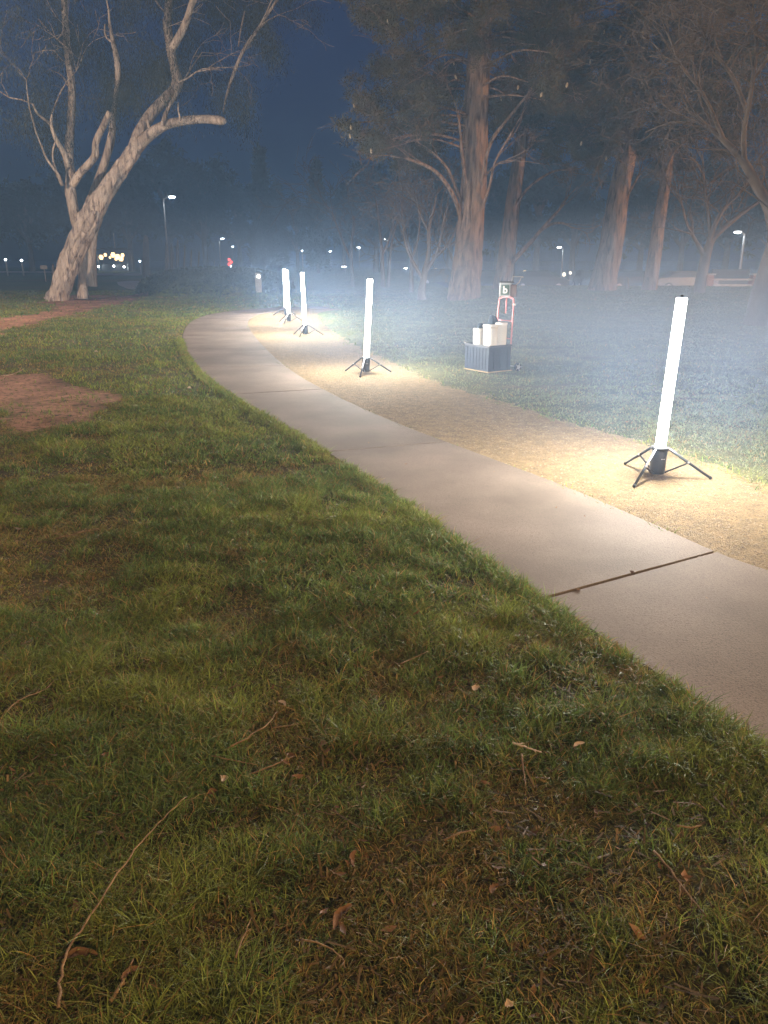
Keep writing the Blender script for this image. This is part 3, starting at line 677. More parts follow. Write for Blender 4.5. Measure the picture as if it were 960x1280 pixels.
# cut trunks and pale stems on the left
def stem(name, label, px, py0, py1, w0, w1, Y0, m, group=None, lean=0):
    p0 = at(px, py0, Y0); zb = gz(p0.x, p0.y); p1 = at(px + lean, py1, Y0); mbb = MB()
    n = 8; pts = [Vector((0, 0, -.1)).lerp(Vector((p1.x - p0.x, 0, p1.z - zb)), i / n) for i in range(n + 1)]
    rr = [(w0 + (w1 - w0) * (i / n)) * .5 * mpp(Y0) for i in range(n + 1)]; rr[-1] *= .55
    mbb.tube(pts, rr, 12, ridge=.08)
    o = mbb.build(name, m, smooth=True); o.location = (p0.x, p0.y, zb); return tag(o, label, 'tree', group)
stem('tree_stump', 'tall thick broken tree stump standing alone right of the eucalyptus', 182, 337, 294, 9, 6, 75, M['bare_bark'])
for px, py1, w0, ln, lab in [(207, 300, 4, 1, 'leftmost pale bare stem in the far row behind the leafy bank'), (214, 304, 3.6, 0, 'second pale stem from the left in the far row behind the bank'), (221, 300, 4, 1, 'third and reddish stem in the far row behind the bank'), (229, 306, 2.6, 2, 'thin leaning stem in the middle of the far row'), (238, 312, 2.4, 1, 'short thin stem right of the middle in the far row'), (246, 314, 2.2, 3, 'slanted whitish stem near the right end of the far row'), (266, 326, 2, 2, 'lowest little stem ending the far row on the right')]:
    stem('dead_tree', lab, px, 338, py1, w0, w0 * .6, 74 + random.uniform(-2, 2), M['bare_bark'], 'row of far bare stems', ln)
stem('wooden_post', 'short dark wooden post left of the eucalyptus trunk', 66, 352, 330, 3.4, 3, 42, M['bare_bark'])['category'] = 'post'
stem('wooden_post', 'short pale stump like post between the two leaning pines', 784, 364, 346, 4.5, 4.2, 35, M['bare_bark'])['category'] = 'post'

# --- background trees
def bgmesh(kind):
    m = MB(); H = 1.0
    if kind == 'cypress':
        m.tube([(0, 0, 0), (0, 0, .5), (0, 0, .97)], [.018, .012, .003], 7)
        pts = []
        for _ in range(420):
            z = random.uniform(.06, 1); r = .13 * (1 - z) ** .55 * (1 + .2 * random.gauss(0, 1)); a = random.random() * 2 * PI; r *= math.sqrt(random.random()); pts.append((r * math.cos(a), r * math.sin(a), z))
        V, F = leafcloud(pts, 6000, (.012, .012, .02), .05, .014, -1)
    else:
        m.tube([(0, 0, 0), (.01, 0, .2), (.0, .01, .45), (.02, 0, .8)], [.03, .022, .016, .005], 7)
        pts = []
        for _ in range(16):
            a = random.random() * 2 * PI; r = random.uniform(.05, .3); z = random.uniform(.35, .9); r *= 1 - abs(z - .55) * .9
            c = Vector((r * math.cos(a), r * math.sin(a), z)); m.tube([(0, 0, z - .25 if z > .5 else .25), c.lerp(Vector((0, 0, z - .1)), .5), c], [.012, .008, .004], 5)
            for _ in range(26): pts.append(tuple(c + Vector((random.gauss(0, .065), random.gauss(0, .065), random.gauss(0, .05)))))
        V, F = leafcloud(pts, 9000, (.018, .018, .014), .04, .016, .6)
    t = m.build('trunk', M['bare_bark']); c = fastmesh('crown', V, [F], M['far_leaf']); return t, c
protos = [bgmesh('round'), bgmesh('round'), bgmesh('cypress')]
first = [True] * 3
BG = [(330, 190, 105, 2, 'tall dark cypress spire rising behind the end of the footpath'), (398, 205, 100, 2, 'second dark spire, right of the tall cypress'), (349, 232, 118, 2, 'small pointed conifer between the two spires'), (372, 245, 112, 0, 'low round crowned tree between the spires'),
      (300, 215, 120, 0, 'dark broad tree left of the tall cypress'), (258, 185, 118, 1, 'dark broad tree above the small far street lamps'), (215, 178, 122, 0, 'dark broad tree right behind the tallest street lamp'), (165, 190, 118, 1, 'dark far tree seen right of the leaning eucalyptus trunk'), (110, 200, 120, 0, 'dark far tree hidden behind the eucalyptus trunk'), (40, 215, 110, 1, 'dark far tree left of the eucalyptus'), (-10, 205, 112, 0, 'dark far tree cut by the left edge'),
      (430, 225, 110, 1, 'far tree behind the bare tree between the lights'), (470, 200, 105, 0, 'far tree behind the third tube light'), (520, 190, 102, 1, 'far tree behind the small many stemmed tree'), (560, 180, 100, 0, 'far tree left of the thickest pine'), (620, 195, 98, 1, 'far tree seen between the first two pines'), (670, 185, 96, 0, 'far tree behind the long pine bough'), (715, 190, 100, 1, 'far tree left of the thick leaning pine'),
      (800, 200, 96, 0, 'far tree seen between the two leaning pines'), (850, 190, 98, 1, 'far tree right of the narrow pine'), (905, 195, 100, 0, 'far tree behind the nearer right street lamp'), (960, 190, 95, 1, 'far tree at the right edge of the picture')]
for px, py, Yd, k, lab in BG:
    base = at(px, 335, Yd); top = at(px, py, Yd); zb = gz(base.x, base.y); H = top.z - zb
    root = empty('background_tree', (base.x, base.y, zb), lab, 'tree', 'dark trees far behind the lamps', random.random() * 6)
    for src in protos[k]:
        c = src if first[k] else src.copy()
        if not first[k]: COL.objects.link(c)
        c.parent = root
    first[k] = False
    s = H; root.scale = (s * random.uniform(.9, 1.15),) * 2 + (s,)

# ------------------------------------------------------------------ tube lights
def tube_light(loc, rz, lean, label, toward=0):
    root = empty('tube_light', loc, label, 'light', 'battery tube lights standing along the gravel', rz)
    Lm = Matrix.Rotation(lean, 4, 'Y')
    inv = Matrix.Rotation(-rz, 4, 'Z')
    T = Matrix.Rotation(-rz, 4, 'Z') @ Lm @ Matrix.Rotation(rz, 4, 'Z')
    def put(m, name, mt, par=root, smooth=True, tilt=True):
        o = m.build(name, mt, None, smooth); 
        if tilt: o.data.transform(T)
        o.parent = par; return o
    m = MB(); m.lathe([(.050, .028), (.056, .032), (.056, .20), (.050, .206)], n=28); bt = put(m, 'battery_base', M['black'])
    m = MB(); m.box((0, -.0567, .145), (.030, .002, .006)); o = put(m, 'printed_mark', M['label'], bt, False)
    o.data.transform(Matrix.Rotation(-rz + .25, 4, 'Z'))
    m = MB(); m.lathe([(.052, .206), (.066, .208), (.066, .226), (.048, .232)], n=24)
    put(m, 'collar', M['graph'])
    m = MB(); m.lathe([(.035, .232), (.037, .236), (.037, 1.285), (.035, 1.288)], n=14); put(m, 'light_tube', M['tube'])
    m = MB(); m.lathe([(.030, 1.288), (.030, 1.293), (.010, 1.296), (.009, 1.306), (.004, 1.308)], n=20); cp = put(m, 'top_cap', M['graph'])
    for a in (0, 2 * PI / 3, 4 * PI / 3):
        c, s = math.cos(a), math.sin(a); d = Vector((c, s, 0))
        m = MB(); p0 = d * .066 + Vector((0, 0, .217)); p1 = d * .375 + Vector((0, 0, .014)); m.tube([p0, p1], .0105, 8)
        leg = put(m, 'leg', M['graph'], tilt=False)
        m = MB(); m.tube([p1 + (p0 - p1) * .0 + Vector((0, 0, .004)), p1 + d * .012 + Vector((0, 0, -.009))], .0125, 8); put(m, 'rubber_foot', M['rubber'], leg, tilt=False)
        m = MB(); mid = p0.lerp(p1, .48); m.tube([d * .05 + Vector((0, 0, .032)), mid + Vector((0, 0, -.004))], .007, 6); put(m, 'brace', M['graph'], tilt=False)
        m = MB(); sd = Vector((-s, c, 0)); m.tube([mid - sd * .013, mid + sd * .013], .008, 8); put(m, 'hinge', M['steel'], leg, tilt=False)
    return root
TL = [((820, 596), -.20, .030, 'nearest tube light, standing on the gravel at the right'), ((457, 467), .35, .055, 'tube light standing on the gravel left of the trolley, second nearest'), ((382, 419.5), .30, -.025, 'tube light right of the close pair where the path bends'), ((361.5, 403), .30, -.012, 'tube light left of the close pair, beside the far bend of the path'), ((357.5, 394.5), .9, .0, 'farthest tube light, almost hidden behind the left one of the pair')]
for (p, rz, ln, lab) in TL:
    q = gp(*p, .010); tube_light((q.x, q.y, .012), rz, ln, lab)

# ------------------------------------------------------------------ hand truck with crate
ORG = Vector((1.47, 10.95, 0)); phi = math.atan2(.55, .83); zt = gz(1.5, 11.1) + .012
R2 = Matrix.Rotation(phi, 3, 'Z')
def loc(u, v, z=0): return ORG + R2 @ Vector((u, v, 0)) + Vector((0, 0, zt + z))
ht_ = empty('hand_truck', loc(0, 0), 'pink red framed hand truck carrying a dark crate on the lawn', 'hand truck', None, phi)
m = MB(); m.box((.22, .26, .018), (.46, .55, .012), bev=.003); m.build('toe_plate', M['wood'], ht_)
m = MB()
U = .485
m.tube(spline([(U + .0, .09, .06), (U + .01, .09, .5), (U + .025, .095, .95), (U + .028, .13, 1.01), (U + .03, .25, 1.03), (U + .028, .37, 1.01), (U + .025, .405, .95), (U + .01, .41, .5), (U, .41, .06)], 5), .012, 10)
m.build('frame', M['red'], ht_, True)
m = MB(); m.tube([(U + .03, .25, 1.03), (U + .022, .25, .80)], .010, 8); m.build('centre_bar', M['red'], ht_, True)
for z in (.2, .45, .70):
    m = MB(); m.tube([(U + .006 + z * .018, .095, z), (U + .006 + z * .018, .405, z)], .008, 8); m.build('crossbar', M['red'], ht_, True)
m = MB(); m.tube([(U + .018, .09, .93), (U + .045, .07, .93)], .014, 8); m.build('latch', M['white'], ht_, True)
m = MB(); m.tube([(U + .05, -.03, .062), (U + .05, .53, .062)], .008, 8); m.build('axle', M['steel'], ht_, True)
for v in (-.03, .53):
    m = MB(); pr = [(U + .05, v - .018, .062), (U + .05, v - .014, .062), (U + .05, v + .014, .062), (U + .05, v + .018, .062)]
    m.tube(pr, [.050, .058, .058, .050], 22); wh = m.build('wheel', M['rubber'], ht_, False)
    m = MB(); m.tube([(U + .05, v - .022, .062), (U + .05, v + .022, .062)], .030, 16); rm = m.build('rim', M['steel'], wh)
    m = MB()
    for k in range(5):
        a = k * 2 * PI / 5; m.box((U + .05 + .04 * math.cos(a), v - .02, .062 + .04 * math.sin(a)), (.03, .006, .010), ry=-a)
    m.build('spoke', M['steel'], wh)
# crate
cr0 = empty('folding_crate', loc(0, 0), 'dark navy ribbed folding crate on the hand truck', 'crate', None, phi)
m = MB(); W_, D_, H_ = .42, .52, .36; z0 = .026; th = .012
for (c_, d_) in [((W_ / 2, th / 2, z0 + H_ / 2), (W_, th, H_)), ((W_ / 2, D_ - th / 2, z0 + H_ / 2), (W_, th, H_)), ((th / 2, D_ / 2, z0 + H_ / 2), (th, D_ - 2 * th, H_)), ((W_ - th / 2, D_ / 2, z0 + H_ / 2), (th, D_ - 2 * th, H_)), ((W_ / 2, D_ / 2, z0 + .006), (W_ - 2 * th, D_ - 2 * th, .012))]: m.box(c_, d_)
m.build('shell', M['navy'], cr0)
m = MB()
for k in range(7):
    v = .06 + k * .068; m.box((-.004, v, z0 + H_ * .47), (.010, .014, H_ * .84))
for k in range(3): m.box((.10 + k * .13, -.004, z0 + H_ * .45), (.016, .010, H_ * .75))
m.build('rib', M['navy'], cr0)
m = MB(); zr = z0 + H_
for (c_, d_) in [((W_ / 2, -.004, zr - .012), (W_ + .02, .022, .026)), ((W_ / 2, D_ + .004, zr - .012), (W_ + .02, .022, .026)), ((-.004, D_ / 2, zr - .013), (.022, D_ - .02, .026)), ((W_ + .004, D_ / 2, zr - .013), (.022, D_ - .02, .026))]: m.box(c_, d_, bev=.004)
m.build('rim', M['black'], cr0)
for q in [(-.012, D_ - .01), (-.012, -.012)]:
    m = MB(); m.box((q[0], q[1], zr + .006), (.018, .018, .016), bev=.003); m.build('corner_clip', M['white'], cr0)
def roll(u, v, r, z0_, z1, name, label, mt):
    root = empty(name, loc(u, v, z0_), label, 'bucket', 'white containers standing in the crate')
    m = MB(); h = z1 - z0_; m.lathe([(r * .86, 0), (r * .88, .004), (r * .985, h - .03)], n=32); m.build('body', mt, root, True)
    m = MB(); m.lathe([(r * .99, h - .032), (r * 1.04, h - .028), (r * 1.04, h - .004), (r * .99, h)], n=32); m.build('lid', mt, root, True)
roll(.145, .15, .105, .045, .66, 'bucket', 'widest white container in the crate, in the middle', M['white'])
roll(.325, .125, .083, .045, .685, 'bucket', 'tall white container at the right, orange lit on one side', M['white'])
roll(.09, .345, .075, .045, .60, 'bucket', 'smallest and lowest white container, at the left of the crate', M['white'])
def sack(u, v, r, h, label, seed, zb):
    random.seed(seed); bm = bmesh.new(); bmesh.ops.create_icosphere(bm, subdivisions=4, radius=1)
    from mathutils import noise
    for vv in bm.verts:
        c = vv.co.copy(); nn = noise.noise(c * 1.7 + Vector((seed, 0, 0))) * .35 + noise.noise(c * 4.2 + Vector((seed, 3, 0))) * .14
        t = (c.z + 1) / 2; sc_ = (1 - .2 * t ** 2) / max(.12, math.hypot(c.x, c.y)) ** .5
        vv.co = Vector((c.x * r * sc_ * (1 + nn), c.y * r * sc_ * (1 + nn), t * h + nn * .05))
    me = bpy.data.meshes.new('sack'); bm.to_mesh(me); bm.free(); me.materials.append(M['cloth'])
    me.polygons.foreach_set('use_smooth', [True] * len(me.polygons))
    o = bpy.data.objects.new('cloth_sack', me); COL.objects.link(o); o.location = loc(u, v, zb); return tag(o, label, 'sack', 'dark cloth sacks in the crate')
sack(.14, .38, .085, .62, 'dark slumped cloth sack at the left rear of the crate', 3, .05)
sack(.33, .31, .095, .73, 'taller dark cloth sack leaning against the pink frame', 9, .05)
random.seed(99)
# sign box strapped on the frame
sb = empty('battery_box', loc(U + .03, .25, 1.035), 'small grey box with a white letter on top of the hand truck frame', 'box', None, phi)
fx = -.30
sb.rotation_euler = (0, 0, -.10)
m = MB(); m.box((-.03, 0, .095), (.155, .10, .185), bev=.006); bx = m.build('body', M['greybox'], sb)
m = MB(); m.box((-.03, -.0515, .092), (.112, .006, .142)); m.build('face_panel', M['darkgreen'], sb)
m = MB(); m.box((.085, .035, .075), (.095, .15, .17), bev=.006); m.build('side_case', M['brown'], sb)
m = MB(); m.box((-.01, 0, .196), (.21, .11, .016), bev=.004); m.build('lid', M['black'], sb)
m = MB(); m.tube([(.055, .04, .16), (.075, .04, .27), (.20, .04, .27), (.165, .04, .19), (.12, .04, .15)], .008, 8); m.tube([(.20, .04, .27), (.225, .04, .262)], .008, 8); m.build('handle', M['steel'], sb, True)
cu = bpy.data.curves.new('letter', 'FONT'); cu.body = 'b'; cu.size = .135; cu.extrude = .0025; cu.offset = .004; cu.align_x = 'CENTER'
to = bpy.data.objects.new('letter_tmp', cu); COL.objects.link(to); bpy.context.view_layer.update()
me = bpy.data.meshes.new_from_object(to.evaluated_get(bpy.context.evaluated_depsgraph_get())); bpy.data.objects.remove(to)
me.materials.clear(); me.materials.append(M['white'])
lt = bpy.data.objects.new('letter', me); COL.objects.link(lt); lt.parent = sb; lt.location = (-.03, -.0585, .048); lt.rotation_euler = (PI / 2, 0, 0)

# ------------------------------------------------------------------ street lamps and other far things
def street_lamp(hp, poletop, Yd, label, size=1., zb=None, heads=1, emit='lampwhite', hw=.5, pr=.075):
    h = at(hp[0], hp[1], Yd); pt = at(poletop[0], poletop[1], Yd); zb = gz(pt.x, pt.y) if zb is None else zb
    root = empty('street_lamp', (pt.x, pt.y, zb), label, 'street lamp', 'street lamps around the park')
    H = pt.z - zb; m = MB(); m.tube([(0, 0, 0), (0, 0, H * .5), (0, 0, H)], [pr * 1.15, pr, pr * .75], 10); m.build('pole', M['pole'], root, True)
    dx = h.x - pt.x; m = MB(); m.tube(spline([(0, 0, H - .1), (dx * .35, 0, H + .06), (dx, 0, h.z - zb + .06)], 5), pr * .6, 8); m.build('arm', M['pole'], root, True)
    m = MB(); m.box((dx, 0, h.z - zb + .06), (hw * 1.1, .22, .10), bev=.03); hd = m.build('lamp_head', M['pole'], root)
    m = MB(); m.lathe([(hw * .2, -.10), (hw * .42, -.06), (hw * .45, 0)], (dx, 0, h.z - zb), 12); 
    for v in m.v: v.y *= .45 if False else 1
    m.build('lamp_glass', M[emit], hd, True)
    return root
street_lamp((215, 246), (204, 248), 75, 'tallest street lamp, behind the leafy bank', hw=.62)
street_lamp((151, 283), (141, 284), 120, 'far street lamp just right of the eucalyptus, over the glowing stall', hw=.8, pr=.10)
street_lamp((278, 298), (274, 301), 128, 'small far street lamp left of the tall cypress', hw=.6, pr=.08)
street_lamp((260, 287), (252, 293), 170, 'faintest tiny lamp high over the row of stems', hw=.45, pr=.06)
street_lamp((291, 308), (290, 310), 170, 'tiny lamp just above the red signal', hw=.45, pr=.06)
street_lamp((922, 290), (931, 292), 66, 'street lamp behind the brick ended bench at the right', hw=.6, pr=.11)
street_lamp((699, 309), (704, 311), 95, 'street lamp seen left of the thick leaning pine', hw=.55, pr=.09)
street_lamp((483, 299), (484, 302), 110, 'far lamp above the bare trees left of the thickest pine', hw=.65, pr=.06)
street_lamp((448, 309), (449, 311), 125, 'far lamp up left of the third tube light from the camera', hw=.6, pr=.05)
street_lamp((413, 314), (413.5, 316), 150, 'tiny far lamp right of the close pair of tubes', hw=.5, pr=.05)
street_lamp((378, 313), (378, 315), 120, 'pale thin lamp post rising right above the close pair of tubes', hw=.4, pr=.12)
street_lamp((507, 335), (508, 337), 130, 'low lamp glimpsed behind the small bare trees', hw=.6, pr=.05, zb=-.5)
street_lamp((430, 333), (431, 334), 110, 'low bright lamp behind the lone slim tree', hw=.7, pr=.05, zb=-.2)
for px, py, Yd, lab in [(7, 325, 82, 'leftmost low path lamp by the left edge'), (27, 326, 82, 'right one of the two low path lamps by the left edge'), (175, 327, 90, 'low path lamp beside the tall broken stump')]:
    q = at(px, py, Yd); zb = gz(q.x, q.y); r = empty('path_lamp', (q.x, q.y, zb), lab, 'lamp', 'low lamps along the far path'); H = q.z - zb
    m = MB(); m.tube([(0, 0, 0), (0, 0, H)], .09, 8); m.build('post', M['pole'], r, True); m = MB(); m.lathe([(.05, .04), (.10, .09), (.10, .17), (.04, .22)], (0, 0, H - .1), 12); m.build('lamp_glass', M['lampwhite'], r, True)
# pale bollard at the end of the path
q = gp(324, 370.5); bo = empty('bollard', (q.x, q.y, gz(q.x, q.y)), 'pale waist high bollard with a bright top, beyond the bend of the path', 'bollard')
m = MB(); m.box((0, 0, .42), (.26, .20, .84), bev=.03); m.build('post', M['conc2'], bo); m = MB(); m.box((.03, -.105, .69), (.09, .02, .10), bev=.005); m.build('light', M['lampwhite'], bo)
# red signal
q = at(288, 327, 150); zb = gz(q.x, q.y); r = empty('traffic_signal', (q.x, q.y, zb), 'red lit traffic signal far off beyond the leafy bank', 'traffic light'); H = q.z - zb
m = MB(); m.tube([(0, 0, 0), (0, 0, H + .4)], .10, 8); m.build('pole', M['pole'], r); m = MB(); m.box((0, -.1, H), (.9, .3, 1.6), bev=.05); m.build('housing', M['black'], r)
for dx, dz in ((-.15, .35), (.2, -.1), (-.2, -.45)):
    m = MB(); m.tube([(dx, -.25, H + dz), (dx, -.36, H + dz)], .26, 14); m.build('red_lamp', M['red_light'], r)
m = MB(); m.tube([(.15, -.25, H - .85), (.15, -.36, H - .85)], .16, 14); m.build('white_lamp', M['lampwhite'], r)
# glowing stall
q = at(145, 336, 112); zb = gz(q.x, q.y); r = empty('lit_stall', (q.x, q.y, zb), 'stall glowing with warm yellow lights right of the eucalyptus trunk', 'stall')
m = MB()
for x in (-2.0, 2.0):
    for y in (-1, 1): m.tube([(x, y, 0), (x, y, 2.2)], .05, 6)
m.build('frame', M['pole'], r); m = MB(); m.box((0, 0, 2.9), (4.6, 2.6, .15), bev=.03); m.box((0, 0, 3.05), (3.2, 1.6, .15)); m.build('roof', M['black'], r)
m = MB(); m.box((0, 0, .55), (3.6, 1.2, 1.0), bev=.05); m.build('counter', M['black'], r)
for x, z, s in [(-1.5, 1.95, .42), (-.9, 2.25, .3), (.15, 2.25, .45), (.75, 2.0, .5), (1.2, 1.75, .45), (1.45, 2.2, .35), (.5, 1.7, .28), (-.3, 1.9, .22)]:
    m = MB(); m.lathe([(s * .4, -s * .8), (s * .75, -s * .1), (s * .4, s * .6)], (x, -1.1, z), 10); m.build('lantern', M['lampwarm'], r, True)
for x, z in [(.2, .75), (-1.9, .7), (1.6, .65)]:
    m = MB(); m.lathe([(.08, -.12), (.15, 0), (.08, .12)], (x, -1.4, z), 10); m.build('white_lamp', M['lampwhite'], r, True)
# small round sign at left
q = at(55, 334, 60); zb = gz(q.x, q.y); r = empty('round_sign', (q.x, q.y, zb), 'small pale oval sign on a thin post left of the eucalyptus', 'sign'); H = q.z - zb
m = MB(); m.tube([(0, 0, 0), (0, 0, H)], .04, 8); m.build('post', M['pole'], r); m = MB(); m.box((0, -.05, H), (.5, .04, .26), bev=.015); m.build('board', M['conc2'], r)

# brick ended bench
YB = 37.5; a = at(887, 376, YB); b = at(934, 376, YB); zb = gz((a.x + b.x) / 2, YB)
r = empty('park_bench', ((a.x + b.x) / 2, YB, zb), 'long low bench of pale slabs between two brick ends, right of the bare forked tree', 'bench'); hw = (b.x - a.x) / 2
m = MB(); m.box((0, 0, .30), (hw * 2, .45, .07), bev=.01); m.build('seat', M['conc2'], r)
m = MB(); m.box((0, -.12, .045), (hw * 2, .3, .09), bev=.01); m.build('plinth', M['conc2'], r)
m = MB(); m.box((0, .16, .56), (hw * 2, .05, .40), bev=.01); m.build('backrest', M['black'], r)
for s in (-1, 1):
    m = MB()
    for row in range(5): m.box((s * (hw + .18), 0, .05 + row * .098), (.30 + (row % 2) * .03, .5, .088), bev=.01)
    e = m.build('brick_end', M['brick'], r); m = MB(); m.box((s * (hw + .18), 0, .53), (.42, .6, .07), bev=.01); m.build('coping', M['conc2'], e)

# parked cars behind the rise
def car(name, label, loc_, rz, mt, lamp=False):
    r = empty(name, loc_, label, 'car', 'cars parked behind the rise', rz)
    prof = [(-2.2, .35), (-2.25, .75), (-2.1, .95), (-1.5, 1.0), (-.9, 1.42), (.5, 1.45), (1.2, 1.0), (2.0, .88), (2.25, .7), (2.25, .35)]
    m = MB(); v = []; 
    for s in (-1, 1):
        for x, z in prof: v.append((x, s * (.86 if z < 1.1 else .68), z))
    n = len(prof); f = [(i, (i + 1) % n, n + (i + 1) % n, n + i) for i in range(n)]; f.append(tuple(range(n - 1, -1, -1))); f.append(tuple(range(n, 2 * n))); m.add(v, f)
    bd = m.build('body', mt, r)
    m = MB()
    for s in (-1, 1): m.add([(-1.35, s * .83, 1.02), (-.88, s * .70, 1.36), (.48, s * .70, 1.39), (1.05, s * .83, 1.02)], [(0, 1, 2, 3)])
    m.build('window', M['glass'], r)
    for x in (-1.4, 1.4):
        for s in (-1, 1):
            m = MB(); m.tube([(x, s * .74, .33), (x, s * .90, .33)], .33, 18); wh = m.build('wheel', M['rubber'], r); m = MB(); m.tube([(x, s * .89, .33), (x, s * .91, .33)], .2, 14); m.build('rim', M['steel'], wh)
    for s in (-1, 1):
        m = MB(); m.box((2.24, s * .6, .70), (.06, .3, .14), bev=.02); m.build('headlight', M['white'], r)
    return r
zc = -.65
for px, Yd, rz, mt, lab in [(672, 62, .1, 'carpaint', 'dark car parked between the second and the thick leaning pine'), (735, 64, 1.5, 'carpaint', 'dark car end on, just left of the thick leaning pine'), (792, 62, .05, 'carpaint', 'dark car seen between the two leaning pines'), (855, 60, .0, 'carsilver', 'car with a pale roofline left of the bare forked tree'), (912, 62, .08, 'carpaint', 'dark car behind the brick ended bench'), (615, 66, .1, 'carpaint', 'dark car glimpsed between the first two pines'), (553, 70, .0, 'carpaint', 'dark car behind the small many stemmed tree')]:
    q = at(px, 350, Yd); car('parked_car', lab, (q.x, q.y, gz(q.x, q.y) + .02), rz, M[mt])
# little lit things beyond the car park
for i, (px, py, s, mt, lab) in enumerate([(656, 341, .6, 'glow_small', 'glowing window box above the cars right of the second pine'), (705, 343, .45, 'glow_small', 'glimmering light below the left street lamp'), (713, 341, .35, 'glow_small', 'smaller glimmer beside the one under the left street lamp'), (754, 345, .3, 'lampwhite', 'white point of light touching the thick leaning pine'), (897, 345, .55, 'lampwarm', 'warm bright light above the dark car behind the bench'), (891, 351, .22, 'lampwhite', 'white point under the warm light at the right'), (604, 341, .5, 'glow_small', 'pale lit panel right of the thickest pine'), (552, 340, .4, 'glow_small', 'pale light second left of the thickest pine'), (565, 341, .45, 'glow_small', 'pale light immediately left of the thickest pine'), (545, 337, .3, 'glow_small', 'small pale light over the many stemmed tree')]):
    Yd = 88; q = at(px, py, Yd); zb = gz(q.x, q.y); r = empty('lantern_post', (q.x, q.y, zb), lab, 'lantern', 'small far lights beyond the car park'); H = q.z - zb
    m = MB(); m.tube([(0, 0, 0), (0, 0, H)], .05, 6); m.build('post', M['pole'], r); m = MB(); m.lathe([(s * .25, -s * .4), (s * .4, 0), (s * .2, s * .4)], (0, 0, H), 8); m.build('lantern', M[mt], r, True)

# ------------------------------------------------------------------ twigs and leaves in the grass
def ground_stick(pxs, rad, label, name='twig', cat='twig', group='twigs lying in the grass', lift_=.034, mt='twig'):
    pts = []
    for px, py in pxs:
        g_ = gp(px, py, .03); pts.append(Vector((g_.x, g_.y, gz(g_.x, g_.y) + lift_ + random.uniform(-.004, .006))))
    sp = spline(pts, 5); c0 = sp[0].copy(); m = MB(); k = len(sp); ln = (sp[-1] - sp[0]).length
    sp = [p + Vector((random.gauss(0, 1), random.gauss(0, 1), random.gauss(0, .5))) * min(.0022, ln * .007) for p in sp]
    for q_ in range(random.randint(0, 2) if ln > .09 and name == 'twig' else 0):
        i_ = random.randint(k // 4, k - 2); d_ = (sp[min(i_ + 1, k - 1)] - sp[i_ - 1]).normalized(); n_ = Vector((-d_.y, d_.x, .25)) * random.choice((-1, 1)); e_ = sp[i_] - c0
        l_ = ln * random.uniform(.07, .2); m.tube([e_, e_ + (d_ + n_ * .6) * l_ * .5, e_ + (d_ * 1.1 + n_ * .8) * l_], [rad * .55, rad * .4, rad * .2], 5)
    m.tube([p - c0 for p in sp], [rad * .8 * (1 - .6 * i / k) for i in range(k)], 6); o = m.build(name, M[mt], None, True); o.location = c0; return tag(o, label, cat, group)
ground_stick([(78, 1280), (80, 1240), (98, 1195), (130, 1148), (165, 1095), (200, 1048), (234, 1012)], .0042, 'longest pale stick, curving up from the bottom left corner', 'stick', lift_=.05)
ground_stick([(280, 948), (310, 930), (335, 912), (347, 896)], .0042, 'straight brown twig ending beside a pale leaf, upper left of the foreground')
ground_stick([(312, 975), (340, 965), (368, 952)], .0038, 'short light twig right of the pair of pinkish leaves')
ground_stick([(265, 956), (300, 960), (322, 962)], .003, 'thin twig lying level between the two straight twigs')
ground_stick([(342, 917), (358, 912), (373, 909)], .003, 'tiny twig up and right of the straight brown twig')
ground_stick([(640, 934), (655, 940), (676, 948)], .0055, 'short thick whitish twig in the middle of the grass', mt='leafpale')
ground_stick([(652, 950), (654, 970), (657, 990)], .0045, 'brown twig pointing at the camera below the whitish one')
ground_stick([(555, 1054), (575, 1048), (594, 1043)], .0038, 'light twig left of the middle in the lower right grass')
ground_stick([(815, 1075), (840, 1105), (862, 1135), (880, 1158)], .0045, 'long dark twig slanting down at the lower right')
ground_stick([(845, 1042), (862, 1043), (875, 1041)], .004, 'short stubby twig above the long dark slanting one')
ground_stick([(500, 838), (515, 830), (535, 822)], .004, 'small brown twig highest in the middle grass')
ground_stick([(295, 1208), (303, 1185), (315, 1155)], .003, 'thin upright looking twig right of the longest stick')
ground_stick([(140, 1262), (155, 1240), (168, 1215)], .006, 'dark thick twig near the bottom edge, right of the longest stick', lift_=.03)
ground_stick([(0, 472), (15, 468), (30, 463)], .012, 'thick twig on the upper rim of the bare dirt patch')
ground_stick([(70, 680), (95, 676), (125, 671)], .006, 'pale thin twig in the left grass below the dirt patch', lift_=.05)
ground_stick([(400, 582), (420, 583), (438, 583)], .007, 'dry twig lying across the left side of the footpath', lift_=.028)
ground_stick([(378, 1180), (400, 1187), (425, 1200), (432, 1215)], .003, 'thin curved twig right of centre near the bottom')
ground_stick([(8, 905), (25, 890), (60, 870), (70, 860)], .003, 'faint thin twig at the left edge')
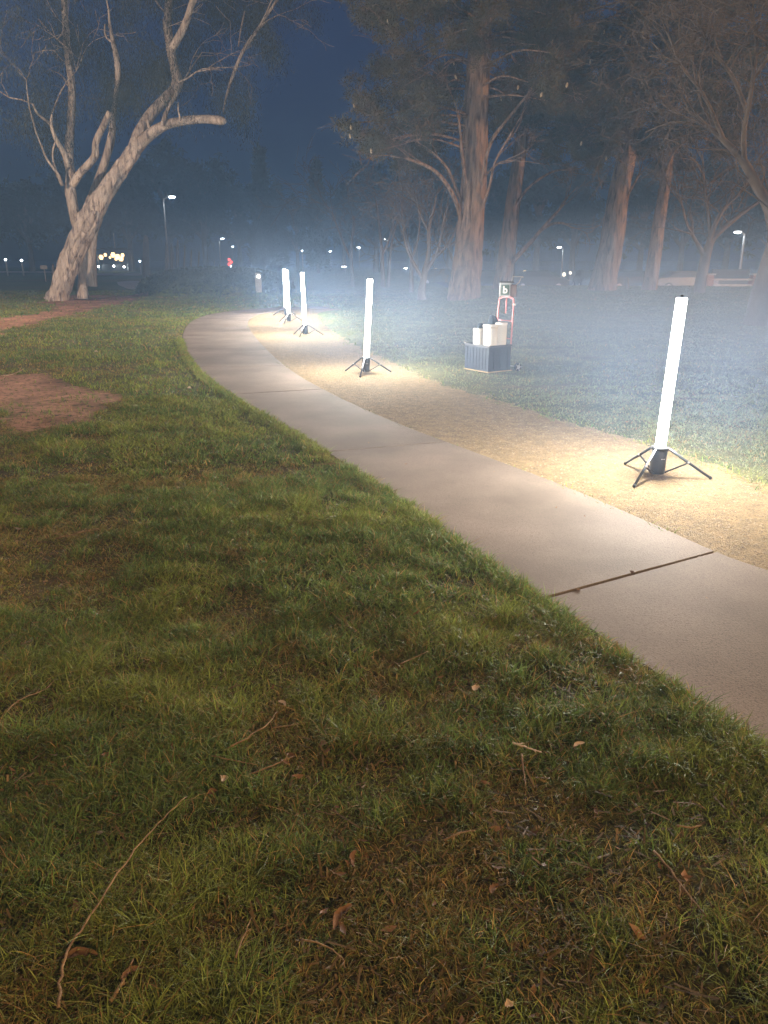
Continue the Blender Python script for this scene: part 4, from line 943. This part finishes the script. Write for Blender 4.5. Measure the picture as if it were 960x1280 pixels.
def ground_leaf(px, py, L_, W_, rz, label, mt='leafdry', curl=.35, lift_=.03, tilt=.3):
    g_ = gp(px, py, .03); z = gz(g_.x, g_.y) + lift_; n = 10; V = []; Fc = []
    for i in range(n + 1):
        t = i / n; wd = W_ * math.sin(PI * min(1, t * .93 + .03)) ** .7 * .5 + .0008; zc_ = curl * L_ * .35 * (4 * (t - .5) ** 2) * .5
        bend = .12 * L_ * math.sin(t * PI)
        for s in (-1, -.4, 0.4, 1): V.append((t * L_ - L_ / 2 + random.gauss(0, L_ * .012), s * wd * (1 + random.gauss(0, .16)) + bend, zc_ + abs(s) * wd * .6 + random.gauss(0, L_ * .022) + .0006))
    for i in range(n):
        for j in range(3): q = i * 4 + j; Fc.append((q, q + 1, q + 5, q + 4))
    k = len(V); V += [(a_, b_, c_ - .0012) for a_, b_, c_ in V]; Fc += [tuple(reversed([q + k for q in f_])) for f_ in list(Fc)]
    o = link('dry_leaf', V, Fc, M[mt], None, True); o.location = (g_.x, g_.y, z); o.rotation_euler = (tilt, random.uniform(-.2, .2), rz); return tag(o, label, 'leaf', 'dry leaves in the grass')
ground_leaf(101, 1212, .085, .016, .05, 'long reddish leaf crossed by the longest stick at the bottom left')
ground_leaf(353, 884, .045, .012, -.8, 'pale pinkish leaf at the tip of the straight brown twig', 'leafpale')
ground_leaf(281, 982, .030, .018, 1.2, 'bright crumpled pinkish leaf, upper one of a pair', 'leafpale', .8)
ground_leaf(266, 999, .030, .016, .6, 'orange brown leaf just below the bright pinkish one')
ground_leaf(594, 868, .045, .020, .9, 'palest curled leaf, almost white, in the middle of the grass', 'leafpale', .9)
ground_leaf(440, 1078, .05, .016, 1.5, 'curled brown leaf standing in a dark hollow left of centre', 'leafdry', .9, tilt=.9)
ground_leaf(428, 1150, .085, .020, 1.1, 'broad dull brown leaf leaning below the curled one', 'leafdry', .3)
ground_leaf(636, 1257, .022, .014, .4, 'tiny pinkish leaf at the bottom, right of centre', 'leafpale', .6)
ground_leaf(617, 1113, .04, .014, .9, 'dull brown leaf right of centre in the lower grass', 'leafdry', .5)
ground_leaf(723, 938, .05, .012, .6, 'slim grey brown leaf right of the whitish twig', 'leafpale', .4)
ground_leaf(120, 441, .06, .05, .2, 'whitish scrap of leaf in the far left turf', 'leafpale', .4)
ground_leaf(237, 488, .05, .05, .4, 'tiny white leaf in the turf left of the second path joint', 'leafpale', .5)
ground_leaf(165, 1230, .05, .014, .9, 'small orange brown leaf right of the long reddish one', 'leafdry', .5)

# ------------------------------------------------------------------ sodium lamps standing outside the picture
def sodium(locv, watts, label, col=(1.0, .54, .26)):
    z = gz(locv[0], locv[1]); r = empty('sodium_street_lamp', (locv[0], locv[1], z), label, 'street lamp', 'orange street lamps outside the view'); H = locv[2]
    m = MB(); m.tube([(0, 0, 0), (0, 0, H)], [.10, .06], 10); m.build('pole', M['pole'], r, True)
    sx = -1 if locv[0] > 0 else 1
    m = MB(); m.tube([(0, 0, H), (sx * .6, 0, H + .15), (sx * 1.2, 0, H + .15)], .04, 8); m.build('arm', M['pole'], r, True)
    m = MB(); m.box((sx * 1.35, 0, H + .16), (.6, .3, .12), bev=.03); h = m.build('lamp_head', M['pole'], r)
    m = MB(); m.lathe([(.08, -.06), (.14, 0)], (sx * 1.35, 0, H + .06), 14); m.build('lamp_glass', M['sodium'], h)
    l = bpy.data.lights.new('bulb', 'POINT'); l.energy = watts; l.color = col; l.shadow_soft_size = .18
    o = bpy.data.objects.new('bulb', l); COL.objects.link(o); o.parent = r; o.location = (sx * 1.35, 0, H - .25)
sodium((45, 22, 6.5), LAMP_RIGHT, 'orange street lamp off to the right of the lawn')
sodium((8, -11, 7.0), LAMP_LEFT, 'orange street lamp behind the camera on the right', (1.0, .64, .27))
sodium((-18, 17, 8.0), FILL_TREE, 'added orange lamp out of view left of the dirt patch, lighting the eucalyptus', (1.0, .72, .50))

# ------------------------------------------------------------------ haze
m = MB(); m.box((0, 60, 15), (360, 300, 36.0))
hz = m.build('haze', bpy.data.materials.new('haze')); hm = hz.data.materials[0]; hm.use_nodes = True; nt = hm.node_tree; nt.nodes.clear()
out = nt.nodes.new('ShaderNodeOutputMaterial'); pv = nt.nodes.new('ShaderNodeVolumePrincipled')
pv.inputs['Color'].default_value = (.30, .57, 1.0, 1); pv.inputs['Density'].default_value = HAZE_D; pv.inputs['Anisotropy'].default_value = 0.0
nt.links.new(pv.outputs[0], out.inputs['Volume'])
def smoke(c, r, rot, dens, label):
    bm = bmesh.new(); bmesh.ops.create_icosphere(bm, subdivisions=3, radius=1)
    me = bpy.data.meshes.new('smoke'); bm.to_mesh(me); bm.free(); o = bpy.data.objects.new('smoke', me); COL.objects.link(o)
    o.location = c; o.rotation_euler = rot; o.scale = r; mm = bpy.data.materials.new('smoke'); mm.use_nodes = True; n = mm.node_tree; n.nodes.clear(); K = n.links
    ou = n.nodes.new('ShaderNodeOutputMaterial'); p_ = n.nodes.new('ShaderNodeVolumePrincipled'); p_.inputs['Color'].default_value = (.55, .72, 1.0, 1)
    tc = n.nodes.new('ShaderNodeTexCoord'); g_ = n.nodes.new('ShaderNodeTexGradient'); g_.gradient_type = 'SPHERICAL'; K.new(tc.outputs['Object'], g_.inputs[0])
    mu = n.nodes.new('ShaderNodeMath'); mu.operation = 'MULTIPLY'; K.new(g_.outputs['Fac'], mu.inputs[0]); mu.inputs[1].default_value = dens
    K.new(mu.outputs[0], p_.inputs['Density']); K.new(p_.outputs[0], ou.inputs['Volume']); me.materials.append(mm); tag(o, label, 'smoke'); o['kind'] = 'stuff'
smoke((5, 12.0, .2), (8, 11, 2.2), (0, 0, 0), .075, 'low bluish smoke lying over the lawn between the trolley and the right tube light')
smoke((-1.5, 29, .3), (9, 12, 3.6), (0, 0, 0), .018, 'low bluish smoke around the bend of the path and the far tube lights')
smoke((-7.5, 37, 1.2), (9.5, 4, 2.6), (0, math.radians(14), 0), .085, 'slanting smoke shaped as a light beam between the eucalyptus and the path bend')  # volume tilted and shaped to stand in for a diagonal light beam
hz['kind'] = 'stuff'; hz['label'] = 'thin bluish haze and drifting smoke over the whole park'; hz['category'] = 'haze'
